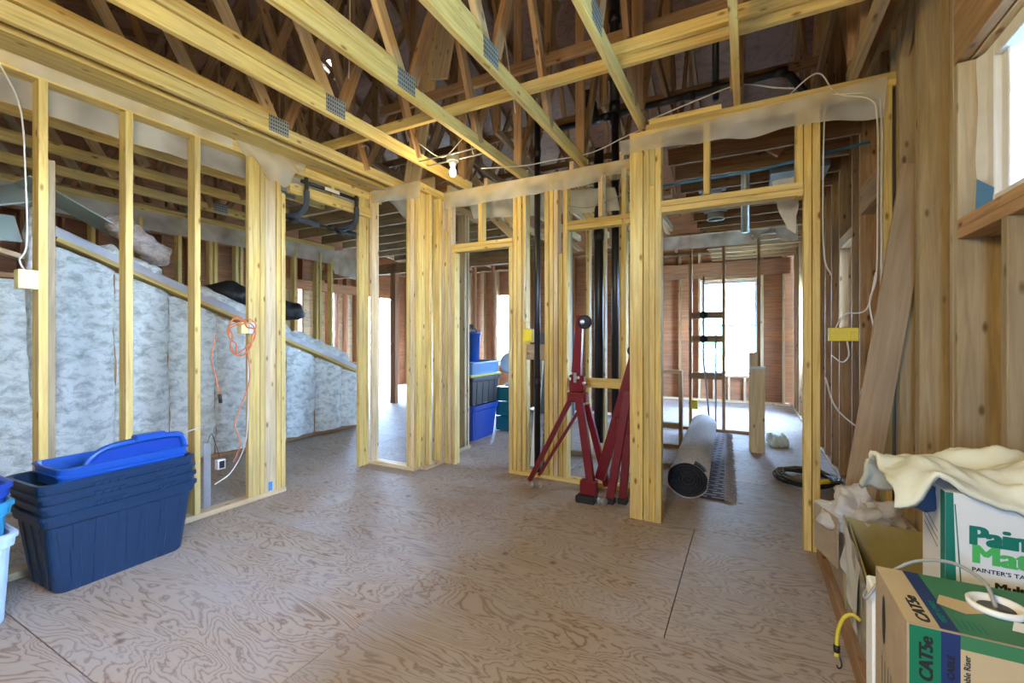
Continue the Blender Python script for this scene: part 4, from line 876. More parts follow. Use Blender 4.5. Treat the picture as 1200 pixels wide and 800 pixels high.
# ------------------------------------------------------------------ pull-up bar on the left doorway header
pb = thing('pull_up_bar', 'black doorway pull-up bar hooked over the left doorway header', 'exercise bar', (-3.3, 2.8, 2.2))
tube('cross_bar', pb, [(-3.305, 2.49, 2.572), (-3.305, 3.10, 2.578)], 0.017, 'black', smooth=False)
box('label_sticker', pb, (-3.2875, 2.71, 2.560), (-3.286, 2.87, 2.588), 'white', 0)
for yy in (2.53, 3.075):
    tube('arm', pb, [(-3.30, yy, 2.61), (-3.295, yy, 2.55), (-3.295, yy, 2.47)], 0.017, 'black', 4, 10)
    tube('padded_arm', pb, [(-3.295, yy, 2.50), (-3.30, yy + 0.005, 2.42), (-3.345, yy + 0.02, 2.365), (-3.43, yy + 0.02, 2.33), (-3.54, yy + 0.0, 2.32)], 0.024, 'bar_grey', 6, 10)
tube('hand_bar', pb, [(-3.56, 2.47, 2.325), (-3.56, 3.36, 2.31)], 0.016, 'black', smooth=False)
for a_, b_, m_ in ((2.48, 2.60, 'black'), (2.62, 2.86, 'bar_grey'), (2.98, 3.12, 'black'), (3.20, 3.36, 'bar_grey')): tube('foam_grip', pb, [(-3.56, a_, 2.323), (-3.56, b_, 2.319)], 0.026, m_, smooth=False)
for yy in (2.54, 3.04): tube('foam_grip', pb, [(-3.56, yy, 2.32), (-3.48, yy, 2.27), (-3.43, yy, 2.26)], 0.022, 'black', smooth=False)

# ------------------------------------------------------------------ lamp box with bulb
lf = thing('ceiling_lamp', 'bare bulb on a metal lamp box hung between two trusses', 'lamp', (-2.1, 3.0, 2.65))
lathe('lamp_box', lf, [(0.02, 0), (0.05, 0.0), (0.053, 0.004), (0.053, 0.045), (0.02, 0.05)], (-2.12, 2.99, 2.69), 'galv', 8, smooth=False)
for dy in (-0.05, 0.06): tube('hanger_bar', lf, [(-2.45, 2.99 + dy, 2.73), (-1.84, 2.99 + dy, 2.73)], 0.006, 'galv', smooth=False, seg=6)
lathe('lamp_holder', lf, [(0.012, -0.03), (0.026, -0.028), (0.03, 0.0), (0.02, 0.012)], (-2.12, 2.99, 2.68), 'white', 14)
lathe('light_bulb', lf, [(0.002, -0.085), (0.018, -0.08), (0.028, -0.062), (0.029, -0.045), (0.022, -0.022), (0.014, -0.005), (0.014, 0.005)], (-2.12, 2.99, 2.652), 'bulb', 14)
d = bpy.data.lights.new('lamp_glow', 'POINT'); d.energy = 9; d.color = (1.0, 0.78, 0.40); d.shadow_soft_size = 0.04
ol = bpy.data.objects.new('lamp_glow', d); col.objects.link(ol); ol.location = (-2.12, 2.97, 2.50)
# second bare-bulb lamp over the viewer, hung from the trusses, out of view
def bulb_lamp(x, y, z, power, lab, soft=0.25, colour=(1.0, 0.77, 0.37)):
    t = thing('ceiling_lamp', lab, 'lamp', (x, y, z)); lathe('lamp_holder', t, [(0.012, -0.03), (0.026, -0.028), (0.03, 0.0), (0.02, 0.012)], (x, y, z + 0.06), 'white', 12)
    lathe('light_bulb', t, [(0.002, -0.085), (0.018, -0.08), (0.028, -0.062), (0.029, -0.045), (0.022, -0.022), (0.014, -0.005)], (x, y, z + 0.03), 'bulb', 12); tube('cord', t, [(x, y, z + 0.07), (x, y, 2.75)], 0.004, 'cable', smooth=False, seg=6)
    d = bpy.data.lights.new('lamp_glow', 'POINT'); d.energy = power; d.color = colour; d.shadow_soft_size = soft
    o = bpy.data.objects.new('lamp_glow', d); col.objects.link(o); o.location = (x, y, z - 0.35)
    return t
bulb_lamp(-0.75, -0.25, 2.45, 88, 'bare bulb lamp hanging above the viewer out of frame')

# ------------------------------------------------------------------ storage totes at left
def tote(lab, loc, W, L, H, mat, rot=0.0, taper=0.88, flutes=0, group=None, r=0.045, grids=False, cat='tote'):
    t = thing('storage_tote', lab, cat, loc, group); t.rotation_euler = (0, 0, rot)
    o = link('tub', tub_mesh(W, L, H, taper, r, flutes), mat, None); o.parent = t; o.location = (0, 0, 0)
    if grids:
        for sgn in (1, -1):
            for yy in (-0.13, -0.095, -0.06, -0.025, 0.14, 0.175, 0.21):
                bm = bmesh.new(); bmesh.ops.create_cube(bm, size=1); bmesh.ops.scale(bm, vec=(0.012, 0.026, 0.034), verts=bm.verts); bmesh.ops.bevel(bm, geom=bm.edges[:], offset=0.003, segments=1, affect='EDGES')
                me = bpy.data.meshes.new('m'); bm.to_mesh(me); bm.free(); q = link('handle_lug', me, mat); q.parent = t; q.location = (sgn * (W / 2 + 0.008), yy, H - 0.045)
    return t
bx, by = -3.142, 1.165
GT = 'nested navy totes by the left wall'
tote('large navy fluted tote at the bottom of the nested stack', (bx, by, 0.0), 0.385, 0.66, 0.40, 'navy', 0.03, 0.86, 7, GT, grids=False)
for k, lab in enumerate(('navy tote nested second from the bottom of the stack', 'navy tote nested third from the bottom of the stack', 'uppermost navy tote of the nested stack, under the cobalt lids')):
    tote(lab, (bx - 0.004, by - 0.006 * k, 0.058 + 0.05 * k), 0.383, 0.66, 0.395, 'navy', 0.03 + 0.006 * k, 0.84, 0, GT, grids=True)
def lid_tray(lab, loc, W, L, H, mat, rot=(0, 0, 0)):
    t = thing('tote_lid', lab, 'lid', loc, 'cobalt lids on the nested totes'); t.rotation_euler = rot
    def rg(w, l, z, r=0.05): return [(x, y_, z) for x, y_ in rrect(w, l, r, 5, 3)]
    me = loft([rg(W - .03, L - .03, 0), rg(W - .02, L - .02, H * 0.45), rg(W, L, H * 0.5), rg(W, L, H * 0.6), rg(W - .012, L - .012, H * 0.62), rg(W - .005, L - .005, H - 0.008), rg(W + .008, L + .008, H - .006), rg(W + .008, L + .008, H), rg(W - .014, L - .014, H), rg(W - .03, L - .03, H * 0.3), rg(W - .06, L - .06, H * 0.28)], smooth=False)
    o = link('tray', me, mat); o.parent = t; return t
lid_tray('cobalt blue lid tray lying open on top of the navy totes', (bx + 0.005, by + 0.02, 0.515), 0.345, 0.59, 0.095, 'cobalt', (0, 0, 0.03))
t2 = thing('tote_lid', 'second cobalt lid standing tilted inside the open lid tray', 'lid', (bx + 0.06, by + 0.09, 0.59), 'cobalt lids on the nested totes'); t2.rotation_euler = (0, 0.0, 0.03)
arch = [(0.05, y_, z) for y_, z in ((-0.24, 0.0), (-0.225, 0.03), (-0.19, 0.062), (-0.14, 0.08), (-0.05, 0.09), (0.05, 0.093), (0.13, 0.092), (0.18, 0.088), (0.21, 0.07), (0.22, 0.03), (0.225, 0.0))]
me, c0 = tube_mesh(catmull(arch, 4), 0.017, 8); o = link('raised_rim', me, 'cobalt'); o.parent = t2; o.location = c0
me = mesh_from([(0.03, y_, z) for _, y_, z in arch] + [(0.045, y_, z) for _, y_, z in arch], [tuple(range(11)), tuple(range(21, 10, -1))] + [(i, i + 11, (i + 1) % 11 + 11, (i + 1) % 11) for i in range(11)]); o = link('lid_panel', fix_normals(me), 'royal'); o.parent = t2
bm = bmesh.new(); bmesh.ops.create_cube(bm, size=1); bmesh.ops.scale(bm, vec=(0.06, 0.15, 0.035), verts=bm.verts); bmesh.ops.bevel(bm, geom=bm.edges[:], offset=0.006, segments=2, affect='EDGES'); me = bpy.data.meshes.new('m'); bm.to_mesh(me); bm.free(); o = link('lid_latch', me, 'cobalt'); o.parent = t2; o.location = (0.05, 0.04, 0.105)
# partly seen stack at the left edge of the frame
tote('pale blue tote at the left frame edge, bottom of its stack', (-3.05, 0.55, 0.0), 0.40, 0.34, 0.40, 'pale_blue', 0, 0.9, 0, 'totes at the left frame edge', 0.05)
tote('cyan tote nested in the pale blue tote at the left edge', (-3.05, 0.55, 0.14), 0.385, 0.32, 0.40, 'cyan', 0, 0.85, 0, 'totes at the left frame edge', 0.05)
tote('royal blue tote topmost at the left frame edge', (-3.05, 0.55, 0.22), 0.38, 0.315, 0.40, 'royal', 0, 0.85, 0, 'totes at the left frame edge', 0.05)
o = lathe('blue_bottle', None, [(0.05, 0), (0.055, 0.01), (0.055, 0.20), (0.04, 0.25), (0.045, 0.26), (0.05, 0.32), (0.03, 0.34)], (-2.98, 0.60, 0.60), 'cobalt', 16); tag(o, 'blue bottle standing in the topmost tote at the left edge', 'bottle')

# ------------------------------------------------------------------ totes in the back room
GB = 'stacked totes in the back room'
tote('wide royal blue tub at the bottom of the back room stack', (-3.14, 4.85, 0), 0.42, 0.78, 0.43, 'royal', 0, 0.85, 0, GB, 0.14)
tote('black tote with lime lid in the middle of the back room stack', (-3.12, 4.84, 0.44), 0.40, 0.70, 0.34, 'black', 0, 0.92, 5, GB, 0.05)
o = box('tote_lid', None, (-3.335, 4.47, 0.785), (-2.905, 5.21, 0.815), 'lime', 0.008); tag(o, 'lime green lid on the black tote in the back room', 'lid')
tote('frosted blue shallow tote above the lime lid', (-3.12, 4.84, 0.815), 0.41, 0.72, 0.15, 'clear_blue', 0, 0.95, 0, GB, 0.05)
t = thing('round_bin', 'round bright blue bin on top of the back room stack', 'bin', (-3.12, 4.72, 0.97)); lathe('bin_body', t, [(0.13, 0), (0.14, 0.01), (0.16, 0.33), (0.172, 0.335), (0.172, 0.37), (0.155, 0.372)], (-3.12, 4.72, 0.97), 'cobalt', 20)
for k in range(6):
    a = k; tube('wire_bundle', t, [(-3.12 + 0.12 * math.cos(a), 4.72 + 0.12 * math.sin(a), 1.33), (-3.12 + 0.06 * math.cos(a + 1), 4.72 + 0.06 * math.sin(a + 1), 1.43), (-3.12 + 0.12 * math.cos(a + 2), 4.72 + 0.12 * math.sin(a + 2), 1.34)], 0.008, 'black' if k % 2 else 'cable_grey', 5, 6)
t = thing('drawer_tower', 'teal plastic drawer tower on the back room floor', 'drawers', (-2.95, 5.5, 0))
for k in range(3): box('drawer', t, (-3.05, 5.30, 0.01 + 0.20 * k), (-2.70, 5.68, 0.20 + 0.20 * k), 'teal', 0.012)
t = thing('desk_fan', 'pale grey desk fan standing on the teal drawers', 'fan', (-2.88, 5.42, 0.61)); lathe('fan_foot', t, [(0.09, 0), (0.09, 0.02), (0.03, 0.05), (0.025, 0.16), (0.05, 0.17)], (-2.88, 5.42, 0.61), 'pale_blue', 16)
lathe('fan_head', t, [(0.03, -0.06), (0.12, -0.04), (0.15, 0), (0.12, 0.04), (0.03, 0.07)], (-2.88, 5.42, 0.92), 'pale_blue', 18, (PI / 2 - 0.2, 0, 0.4))
o = box('leaning_sheet', None, (-3.2, 6.9, 0.0), (-2.5, 6.94, 1.35), 'grey_panel'); tag(o, 'dark grey panel leaning at the back room wall', 'panel')

# ------------------------------------------------------------------ leaning rolls between the studs
o = stick('white_board_strip', None, (-1.79, 3.66 + 0.16, 0.05), (-1.71, 3.82, 1.05), 0.06, 0.012, 'white_foam', (0, 1, 0)); tag(o, 'pale thin board leaning in the pipe bay', 'board')
o = tube('fabric_roll', None, [(-1.66, 3.86, 0.04), (-1.62, 3.86, 0.7)], 0.06, 'camo', smooth=False, seg=14); tag(o, 'speckled fabric roll leaning beside the black pipe', 'roll')
o = stick('white_trim_strip', None, (-0.93, 4.1, 0.4), (-0.93, 4.1, 1.15), 0.035, 0.01, 'white', (0, 1, 0)); tag(o, 'short white plastic strip upright behind the blocking', 'strip')
o = box('white_tile_sheet', None, (-1.15, 4.2, 0.0), (-0.75, 4.5, 0.02), 'white_foam'); tag(o, 'white sheet lying on the closet floor', 'sheet')

# ------------------------------------------------------------------ red steel stands
def beam(name, parent, p0, p1, w, t_, ref, mat='red'): return stick(name, parent, p0, p1, w, t_, mat, ref)
def caster(parent, p, ax):
    x, y_, z = p; c = thing_part('caster', parent, p)
def wheel(name, parent, c, r, w, axis, mat='rubber', seg=16):
    a = Vector(axis).normalized(); me, c0 = tube_mesh([Vector(c) - a * w / 2, Vector(c) - a * w * 0.4, Vector(c) + a * w * 0.4, Vector(c) + a * w / 2], [r * 0.8, r, r, r * 0.8], seg); return link(name, me, mat, parent, c0)
s1 = thing('red_tripod_stand', 'red steel tripod stand with tall mast in front of the framed opening', 'stand', (-1.22, 3.45, 0))
hub = Vector((-1.22, 3.45, 0.86))
beam('mast', s1, (-1.225, 3.46, 0.80), (-1.205, 3.47, 1.44), 0.055, 0.05, (0, 1, 0)); beam('mast', s1, (-1.255, 3.455, 0.98), (-1.215, 3.462, 1.43), 0.03, 0.03, (0, 1, 0))
box('hub', s1, (-1.30, 3.41, 0.74), (-1.14, 3.50, 0.82), 'red', 0.01); box('hub', s1, (-1.285, 3.42, 0.82), (-1.16, 3.49, 0.96), 'red', 0.01)
for dx, dz in ((-0.05, 0.93), (0.02, 0.94), (0.07, 0.90)): wheel('bolt', s1, (-1.22 + dx, 3.405, dz), 0.014, 0.02, (0, 1, 0), 'steel', 8)
box('latch', s1, (-1.235, 3.395, 0.90), (-1.21, 3.41, 0.98), 'steel', 0.003)
beam('leg', s1, (-1.64, 3.44, 0.05), (-1.275, 3.445, 0.76), 0.034, 0.05, (0, 1, 0)); beam('brace', s1, (-1.56, 3.45, 0.10), (-1.19, 3.455, 0.70), 0.022, 0.03, (0, 1, 0))
beam('leg', s1, (-1.06, 3.33, 0.08), (-1.20, 3.43, 0.80), 0.062, 0.045, (0, 1, 0)); beam('leg', s1, (-1.02, 3.60, 0.05), (-1.15, 3.48, 0.72), 0.05, 0.04, (0, 1, 0))
box('foot_plate', s1, (-1.15, 3.30, 0.05), (-1.02, 3.37, 0.16), 'red', 0.006); box('rubber_foot', s1, (-1.17, 3.25, 0.0), (-1.02, 3.36, 0.055), 'rubber', 0.008)
for c, ax in (((-1.60, 3.40, 0.025), (1, 0.4, 0)), ((-1.54, 3.42, 0.025), (0.3, 1, 0)), ((-0.985, 3.30, 0.03), (0.8, 0.4, 0))): wheel('caster_wheel', s1, c, 0.026, 0.02, ax, 'steel')
wheel('reel', s1, (-1.155, 3.44, 1.385), 0.055, 0.05, (0.5, -1, 0), 'rubber', 20); wheel('reel_hub', s1, (-1.168, 3.412, 1.385), 0.02, 0.03, (0.5, -1, 0), 'steel', 12)
s2 = thing('red_tripod_stand', 'second red steel stand folded against the corridor post', 'stand', (-0.85, 3.42, 0))
beam('mast', s2, (-1.04, 3.47, 0.14), (-0.76, 3.43, 1.10), 0.075, 0.05, (0, 1, 0)); beam('mast', s2, (-0.765, 3.44, 0.75), (-0.755, 3.45, 1.30), 0.04, 0.04, (0, 1, 0))
beam('leg', s2, (-0.925, 3.36, 0.04), (-0.80, 3.40, 0.85), 0.06, 0.045, (0, 1, 0)); beam('leg', s2, (-0.84, 3.40, 0.04), (-0.79, 3.43, 0.80), 0.055, 0.045, (0, 1, 0))
box('hub', s2, (-0.90, 3.39, 0.52), (-0.78, 3.46, 0.66), 'red', 0.012); wheel('reel', s2, (-0.765, 3.40, 1.16), 0.04, 0.04, (0.4, -1, 0))
for c in ((-0.925, 3.36, 0.02), (-0.84, 3.40, 0.02)): box('rubber_foot', s2, (c[0] - 0.035, c[1] - 0.035, 0), (c[0] + 0.035, c[1] + 0.035, 0.045), 'rubber', 0.006)
for c in ((-0.99, 3.31, 0.03), (-0.955, 3.29, 0.03)): wheel('caster_wheel', s2, c, 0.03, 0.02, (0.7, -0.6, 0), 'steel')

# ------------------------------------------------------------------ rolled carpet, rug, newel, coil
cr = thing('rolled_carpet', 'large rolled grey carpet lying in the corridor', 'carpet', (-0.43, 5.0, 0))
spiral = []
for k in range(120):
    a = k / 119 * 2 * PI * 5.2; rr = 0.03 + 0.115 * k / 119; spiral.append((rr * math.cos(a), rr * math.sin(a)))
def ext(prof, y0, y1, tilt, mat, name, parent, flat=0.88):
    vs_ = []; n = len(prof)
    for yy in (y0, y1): vs_ += [(x, yy, z * flat) for x, z in prof]
    fs = [(i, i + 1, n + i + 1, n + i) for i in range(n - 1)]; return link(name, mesh_from(vs_, fs, True), mat, parent, (-0.42, 0, 0.145))
circ = [(0.152 * math.cos(2 * PI * k / 36) * (1 + 0.03 * math.sin(k)), 0.150 * math.sin(2 * PI * k / 36)) for k in range(36)]
rings = [[(x - 0.033 * (yy - 3.74), yy, z * 0.92) for x, z in [(c[0] * f, c[1] * f) for c in circ]] for yy, f in ((3.76, 0.96), (3.74, 1.0), (4.6, 1.0), (4.62, 0.985), (4.66, 0.985), (4.68, 1.0), (6.27, 1.0), (6.3, 0.96))]
link('carpet_outer', loft(rings, True, False, True), 'carpet_back', cr, (-0.42, 0, 0.140))
o = ext(spiral, 3.745, 3.86, 0, 'carpet_edge', 'carpet_layers', cr); md = o.modifiers.new('t', 'SOLIDIFY'); md.thickness = 0.014; md.offset = 0
link('carpet_core', mesh_from([(c[0] * 0.97, 3.80, c[1] * 0.92) for c in circ], [tuple(range(36))]), 'carpet_edge', cr, (-0.42, 0, 0.140))
rg_ = thing('patterned_rug', 'patterned dark rug with fringe lying beside the rolled carpet', 'rug', (-0.2, 5.2, 0))
o = sheet('rug_pile', rg_, (-0.33, 3.80, 0.012), (-0.16, 3.80, 0.012), (-0.43, 6.5, 0.012), (-0.27, 6.5, 0.012), 8, 60, 0.006, 'rug', 4, 6); md = o.modifiers.new('t', 'SOLIDIFY'); md.thickness = 0.012; md.offset = -1
fr_v, fr_f = [], []
for k in range(240):
    yy = 3.80 + 2.7 * k / 240; x0 = -0.16 - 0.11 * k / 240; L_ = 0.07 + R.random() * 0.035; dy = (R.random() - 0.5) * 0.05; i = len(fr_v)
    fr_v += [(x0, yy, 0.013), (x0, yy + 0.009, 0.013), (x0 + L_, yy + dy + 0.006, 0.003), (x0 + L_, yy + dy, 0.003), (x0 + L_ * 0.5, yy + dy * 0.3 + 0.004, 0.02)]; fr_f += [(i, i + 1, i + 4), (i + 1, i + 2, i + 4), (i + 2, i + 3, i + 4), (i + 3, i, i + 4)]
o = link('fringe', mesh_from(fr_v, fr_f), 'rug_fringe', rg_); o['kind'] = 'stuff'
nw = thing('newel_post', 'short wooden post with grey cap in the corridor', 'post', (0.1, 5.62, 0)); stick('post', nw, (0.10, 5.63, 0), (0.10, 5.63, 0.92), S4, S4 * 1.5, 'pine_pale', (1, 0, 0)); box('post_cap', nw, (0.03, 5.56, 0.92), (0.17, 5.70, 0.945), 'cap'); stick('post', nw, (0.055, 5.76, 0), (0.055, 5.76, 1.10), S4, S4, 'pine_pale', (1, 0, 0))
cc = thing('cable_coil', 'coil of dark cords with yellow plug beyond the corridor post', 'cord', (0.55, 4.75, 0))
lp = []
for k in range(110):
    a = k / 110 * 2 * PI * 7; rr = 0.21 + 0.06 * math.sin(k * 0.37); lp.append((0.47 + rr * math.cos(a), 4.62 + rr * 1.1 * math.sin(a), 0.015 + 0.06 * k / 110 + 0.012 * math.sin(k * 1.3)))
tube('cord_loops', cc, lp, 0.0065, 'black', 3, 6); lp2 = [(p[0] * 1.0 + 0.02, p[1] + 0.03, p[2] + 0.015) for p in lp[::2]]; tube('cord_loops', cc, lp2, 0.007, plain('olive_cord', (0.16, 0.13, 0.06), 0.6), 4, 6)
tube('plug', cc, [(0.50, 4.36, 0.09), (0.58, 4.38, 0.10)], 0.022, 'yellow_box', smooth=False)
o = fluff('crumpled_cloth', None, (0.20, 6.1, 0.05), (0.42, 6.15, 0.05), 0.2, 0.14, 'cloth', 40, rag=0.8); tag(o, 'crumpled pale cloth on the floor at the corridor end', 'cloth')

# ------------------------------------------------------------------ leaning board in the right corner
o = stick('leaning_board', None, (0.487, 3.045, 0.02), (0.787, 3.05, 2.16), 0.135, S2, 'lean', (0, 1, 0)); tag(o, 'smooth tan board leaning in the right corner', 'board')

# ------------------------------------------------------------------ pile of cartons at right
fp = stick('floor_plank', None, (0.365, 1.6, 0.045), (0.365, 3.1, 0.02), 0.03, 0.09, 'pine_brown', (0, 0, 1)); tag(fp, 'reddish wood plank on the floor under the open carton edge', 'plank')
oc2 = thing('open_carton', 'open cardboard carton with torn silver wrapped side by the right wall', 'box', (0.5, 2.1, 0))
def slab(name, parent, pts, th, mat, out):
    o_ = Vector(out) * th; n = len(pts); P = [Vector(p) for p in pts]; b0 = P[0].copy(); vs_ = [p - b0 for p in P] + [p - b0 + o_ for p in P]
    fs = [tuple(range(n)), tuple(range(2 * n - 1, n - 1, -1))] + [(i, i + n, (i + 1) % n + n, (i + 1) % n) for i in range(n)]; return link(name, fix_normals(mesh_from(vs_, fs)), mat, parent, b0)
slab('carton_back', oc2, [(0.375, 2.40, 0.02), (0.69, 2.40, 0.02), (0.69, 2.40, 0.455), (0.375, 2.40, 0.47)], 0.006, 'kraft_in', (0, 1, 0))
slab('carton_side', oc2, [(0.385, 1.86, 0.05), (0.385, 2.40, 0.05), (0.385, 2.40, 0.465), (0.385, 2.3, 0.43), (0.385, 2.18, 0.40), (0.385, 2.0, 0.35), (0.385, 1.86, 0.33)], 0.006, 'kraft_in', (1, 0, 0))
slab('torn_wrap', oc2, [(0.378, 1.86, 0.09), (0.378, 2.36, 0.04), (0.374, 2.40, 0.30), (0.372, 2.42, 0.48), (0.372, 2.33, 0.44), (0.376, 2.2, 0.42), (0.376, 2.05, 0.36), (0.378, 1.86, 0.35)], 0.004, 'tape', (1, 0, 0))
slab('carton_side', oc2, [(0.69, 1.86, 0.02), (0.69, 2.40, 0.02), (0.69, 2.40, 0.455), (0.69, 1.86, 0.455)], 0.006, 'kraft_in', (1, 0, 0)); slab('carton_front', oc2, [(0.385, 1.86, 0.02), (0.69, 1.86, 0.02), (0.69, 1.86, 0.36), (0.385, 1.86, 0.30)], 0.006, 'kraft', (0, -1, 0))
slab('carton_flap', oc2, [(0.352, 2.43, 0.23), (0.352, 2.43, 0.452), (0.285, 2.62, 0.455), (0.285, 2.60, 0.25)], 0.005, 'kraft', (0.9, 0.3, 0)); box('carton_bottom', oc2, (0.385, 1.87, 0.02), (0.69, 2.40, 0.028), 'kraft', 0)
o = sheet('torn_paper', oc2, (0.372, 2.42, 0.475), (0.375, 2.10, 0.39), (0.362, 2.40, 0.28), (0.366, 2.12, 0.12), 10, 10, 0.02, 'box_white', 5, 16)
yb = thing('cardboard_box', 'low kraft box with crumpled paper behind the open carton', 'box', (0.5, 2.75, 0)); box('box_body', yb, (0.38, 2.46, 0.0), (0.70, 2.95, 0.32), 'kraft', 0.004); box('box_lid', yb, (0.385, 2.462, 0.32), (0.695, 2.945, 0.37), 'kraft_top', 0.008)
# clear bag resting on the low box
def blob(name, c, rx, ry, rz, mat, seed, amp=0.35, nu=28, nv=16, flat=-0.35):
    rings = []
    for j in range(1, nv):
        ph = -PI / 2 + PI * j / nv; ring = []
        for i in range(nu):
            a = 2 * PI * i / nu; d_ = Vector((math.cos(a) * math.cos(ph), math.sin(a) * math.cos(ph), math.sin(ph)))
            k = 1 + amp * noise.noise(d_ * 1.8 + Vector((seed, 0, 0))) + amp * 0.55 * noise.noise(d_ * 4.5 + Vector((seed, 3, 0))) + amp * 0.22 * abs(noise.noise(d_ * 10 + Vector((seed, 5, 0))))
            ring.append((d_.x * rx * k, d_.y * ry * k, max(d_.z * k, flat) * rz))
        rings.append(ring)
    return link(name, loft(rings), mat, None, c)
o = blob('plastic_bag', (0.45, 2.58, 0.425), 0.12, 0.15, 0.10, 'bag', 4, 0.75, 40, 24); tag(o, 'crumpled clear plastic bag on the low kraft box', 'bag')
# supporting cartons
bb = thing('cardboard_box', 'plain kraft box at the floor under the white printed paint box', 'box', (0.55, 1.6, 0)); box('box_body', bb, (0.41, 1.37, 0.0), (0.705, 1.80, 0.50), 'kraft', 0.004); box('tape_strip', bb, (0.53, 1.365, 0.15), (0.58, 1.37, 0.50), 'kraft_top', 0)
bc = thing('cardboard_box', 'plain kraft box at the floor under the cable box', 'box', (0.45, 1.13, 0)); box('box_body', bc, (0.262, 1.03, 0.0), (0.62, 1.245, 0.39), 'kraft', 0.004); box('tape_strip', bc, (0.40, 1.027, 0.1), (0.45, 1.03, 0.39), 'kraft_top', 0)
o = box('foam_sheet', None, (0.247, 1.262, 0.0), (0.52, 1.325, 0.695), 'white_foam', 0.004); tag(o, 'white foam slab standing behind the cable box', 'foam')
# paint box
pbx = thing('paint_supply_box', 'white printed paint supply box with green lettering under the drop cloth', 'box', (0.55, 1.42, 0.5)); box('box_body', pbx, (0.395, 1.35, 0.50), (0.705, 1.50, 0.905), 'box_white', 0.002)
def face_quad(name, parent, pts, mat, off): P = [Vector(p) + Vector(off) for p in pts]; b0 = P[0].copy(); return link(name, mesh_from([p - b0 for p in P], [tuple(range(len(P)))]), mat, parent, b0)
face_quad('green_stripe', pbx, [(0.395, 1.35, 0.50), (0.418, 1.35, 0.50), (0.408, 1.35, 0.905), (0.395, 1.35, 0.905)], 'print_green', (0, -0.0006, 0)); face_quad('green_stripe', pbx, [(0.395, 1.35, 0.50), (0.395, 1.35, 0.905), (0.395, 1.378, 0.905), (0.395, 1.378, 0.50)], 'print_green', (-0.0006, 0, 0))
face_quad('thin_green_line', pbx, [(0.4305, 1.35, 0.50), (0.4335, 1.35, 0.50), (0.412, 1.35, 0.88), (0.41, 1.35, 0.88)], 'print_green', (0, -0.0006, 0))
fx, fz = (1, 0, 0), (0, 0, 1)
lettering('lettering', pbx, 'Paint', 0.058, (0.434, 1.3488, 0.797), fx, fz, 'print_green', 0.0008, 0.98, 0, 0.003); lettering('lettering', pbx, 'Mat', 0.058, (0.438, 1.3488, 0.757), fx, fz, 'print_lime', 0.0, 1.02, 0, 0.0032)
lettering('lettering', pbx, "PAINTER'S TAPE /", 0.0125, (0.438, 1.3488, 0.738), fx, fz, 'ink', 0.0001, 1.1); lettering('lettering', pbx, '\u2022 Multi', 0.026, (0.458, 1.3488, 0.703), fx, fz, 'ink', 0.0, 1.0, 0, 0.0012)
for k in range(3): face_quad('print_line', pbx, [(0.395, 1.485 - 0.0 * k, 0.83 - 0.018 * k), (0.395, 1.395, 0.80 - 0.018 * k), (0.395, 1.395, 0.797 - 0.018 * k), (0.395, 1.485, 0.827 - 0.018 * k)], 'ink', (-0.0006, 0, 0))
# drop cloth over the paint box
vs_, fs = [], []; NU, NV = 44, 40
for j in range(NV + 1):
    for i in range(NU + 1):
        u, v = i / NU, j / NV; x = 0.30 + 0.41 * u; y_ = 1.315 + 0.385 * v
        top = 0.945 + 0.02 * math.sin(u * 9 + v * 3) + 0.03 * noise.noise(Vector((u * 4, v * 5, 1))) + 0.018 * abs(noise.noise(Vector((u * 9 + v * 4, v * 10, 5))))
        dl = max(0, 0.40 - x) / 0.10; df = max(0, 1.375 - y_) / 0.075; db = max(0, y_ - 1.60) / 0.10
        z = top - 0.045 * dl ** 1.5 - (0.05 - 0.02 * math.sin(u * 7)) * df ** 1.2 - 0.10 * db + 0.02 * noise.noise(Vector((u * 8, v * 3, 9))) * (dl + df)
        vs_.append((x - 0.5 + 0.015 * noise.noise(Vector((u * 6, v * 6, 3))), y_ - 1.45 + (0.015 * df), z - 0.9))
for j in range(NV):
    for i in range(NU): a = j * (NU + 1) + i; fs.append((a, a + 1, a + NU + 2, a + NU + 1))
o = link('drop_cloth', mesh_from(vs_, fs, True), 'cloth', None, (0.5, 1.45, 0.9)); md = o.modifiers.new('t', 'SOLIDIFY'); md.thickness = 0.012; md.offset = -1; tag(o, 'folded cream canvas drop cloth heaped over the paint box', 'cloth')
o = fluff('navy_rag', None, (0.375, 1.40, 0.868), (0.388, 1.48, 0.862), 0.05, 0.06, 'denim', 51, rag=0.3); tag(o, 'navy rag peeking out under the drop cloth', 'cloth')
# cable box
cb = thing('cable_box', 'brown and green network cable box in the right foreground', 'box', (0.43, 1.13, 0.39)); box('box_body', cb, (0.249, 1.025, 0.39), (0.609, 1.245, 0.75), 'kraft', 0.002)
zt = 0.7507; 
def topq(name, x0, x1, y0, y1, mat, dz=0.0): face_quad(name, cb, [(x0, y0, zt), (x1, y0, zt), (x1, y1, zt), (x0, y1, zt)], mat, (0, 0, dz))
topq('cream_border', 0.249, 0.609, 1.025, 1.245, 'kraft_top'); topq('green_top', 0.317, 0.609, 1.026, 1.244, 'cat_top', 0.0004); topq('blue_band', 0.294, 0.319, 1.026, 1.244, 'cat_blue', 0.0008)
fy = 1.0243
def frq(name, x0, x1, z0, z1, mat, dy=0.0): face_quad(name, cb, [(x0, fy, z0), (x1, fy, z0), (x1, fy, z1), (x0, fy, z1)], mat, (0, -dy, 0))
frq('green_panel', 0.252, 0.294, 0.392, 0.748, 'cat_green'); frq('blue_panel', 0.294, 0.319, 0.392, 0.748, 'cat_blue'); frq('tan_panel', 0.319, 0.607, 0.392, 0.742, 'kraft_top'); frq('green_edge', 0.319, 0.607, 0.725, 0.749, 'cat_top', 0.0003)
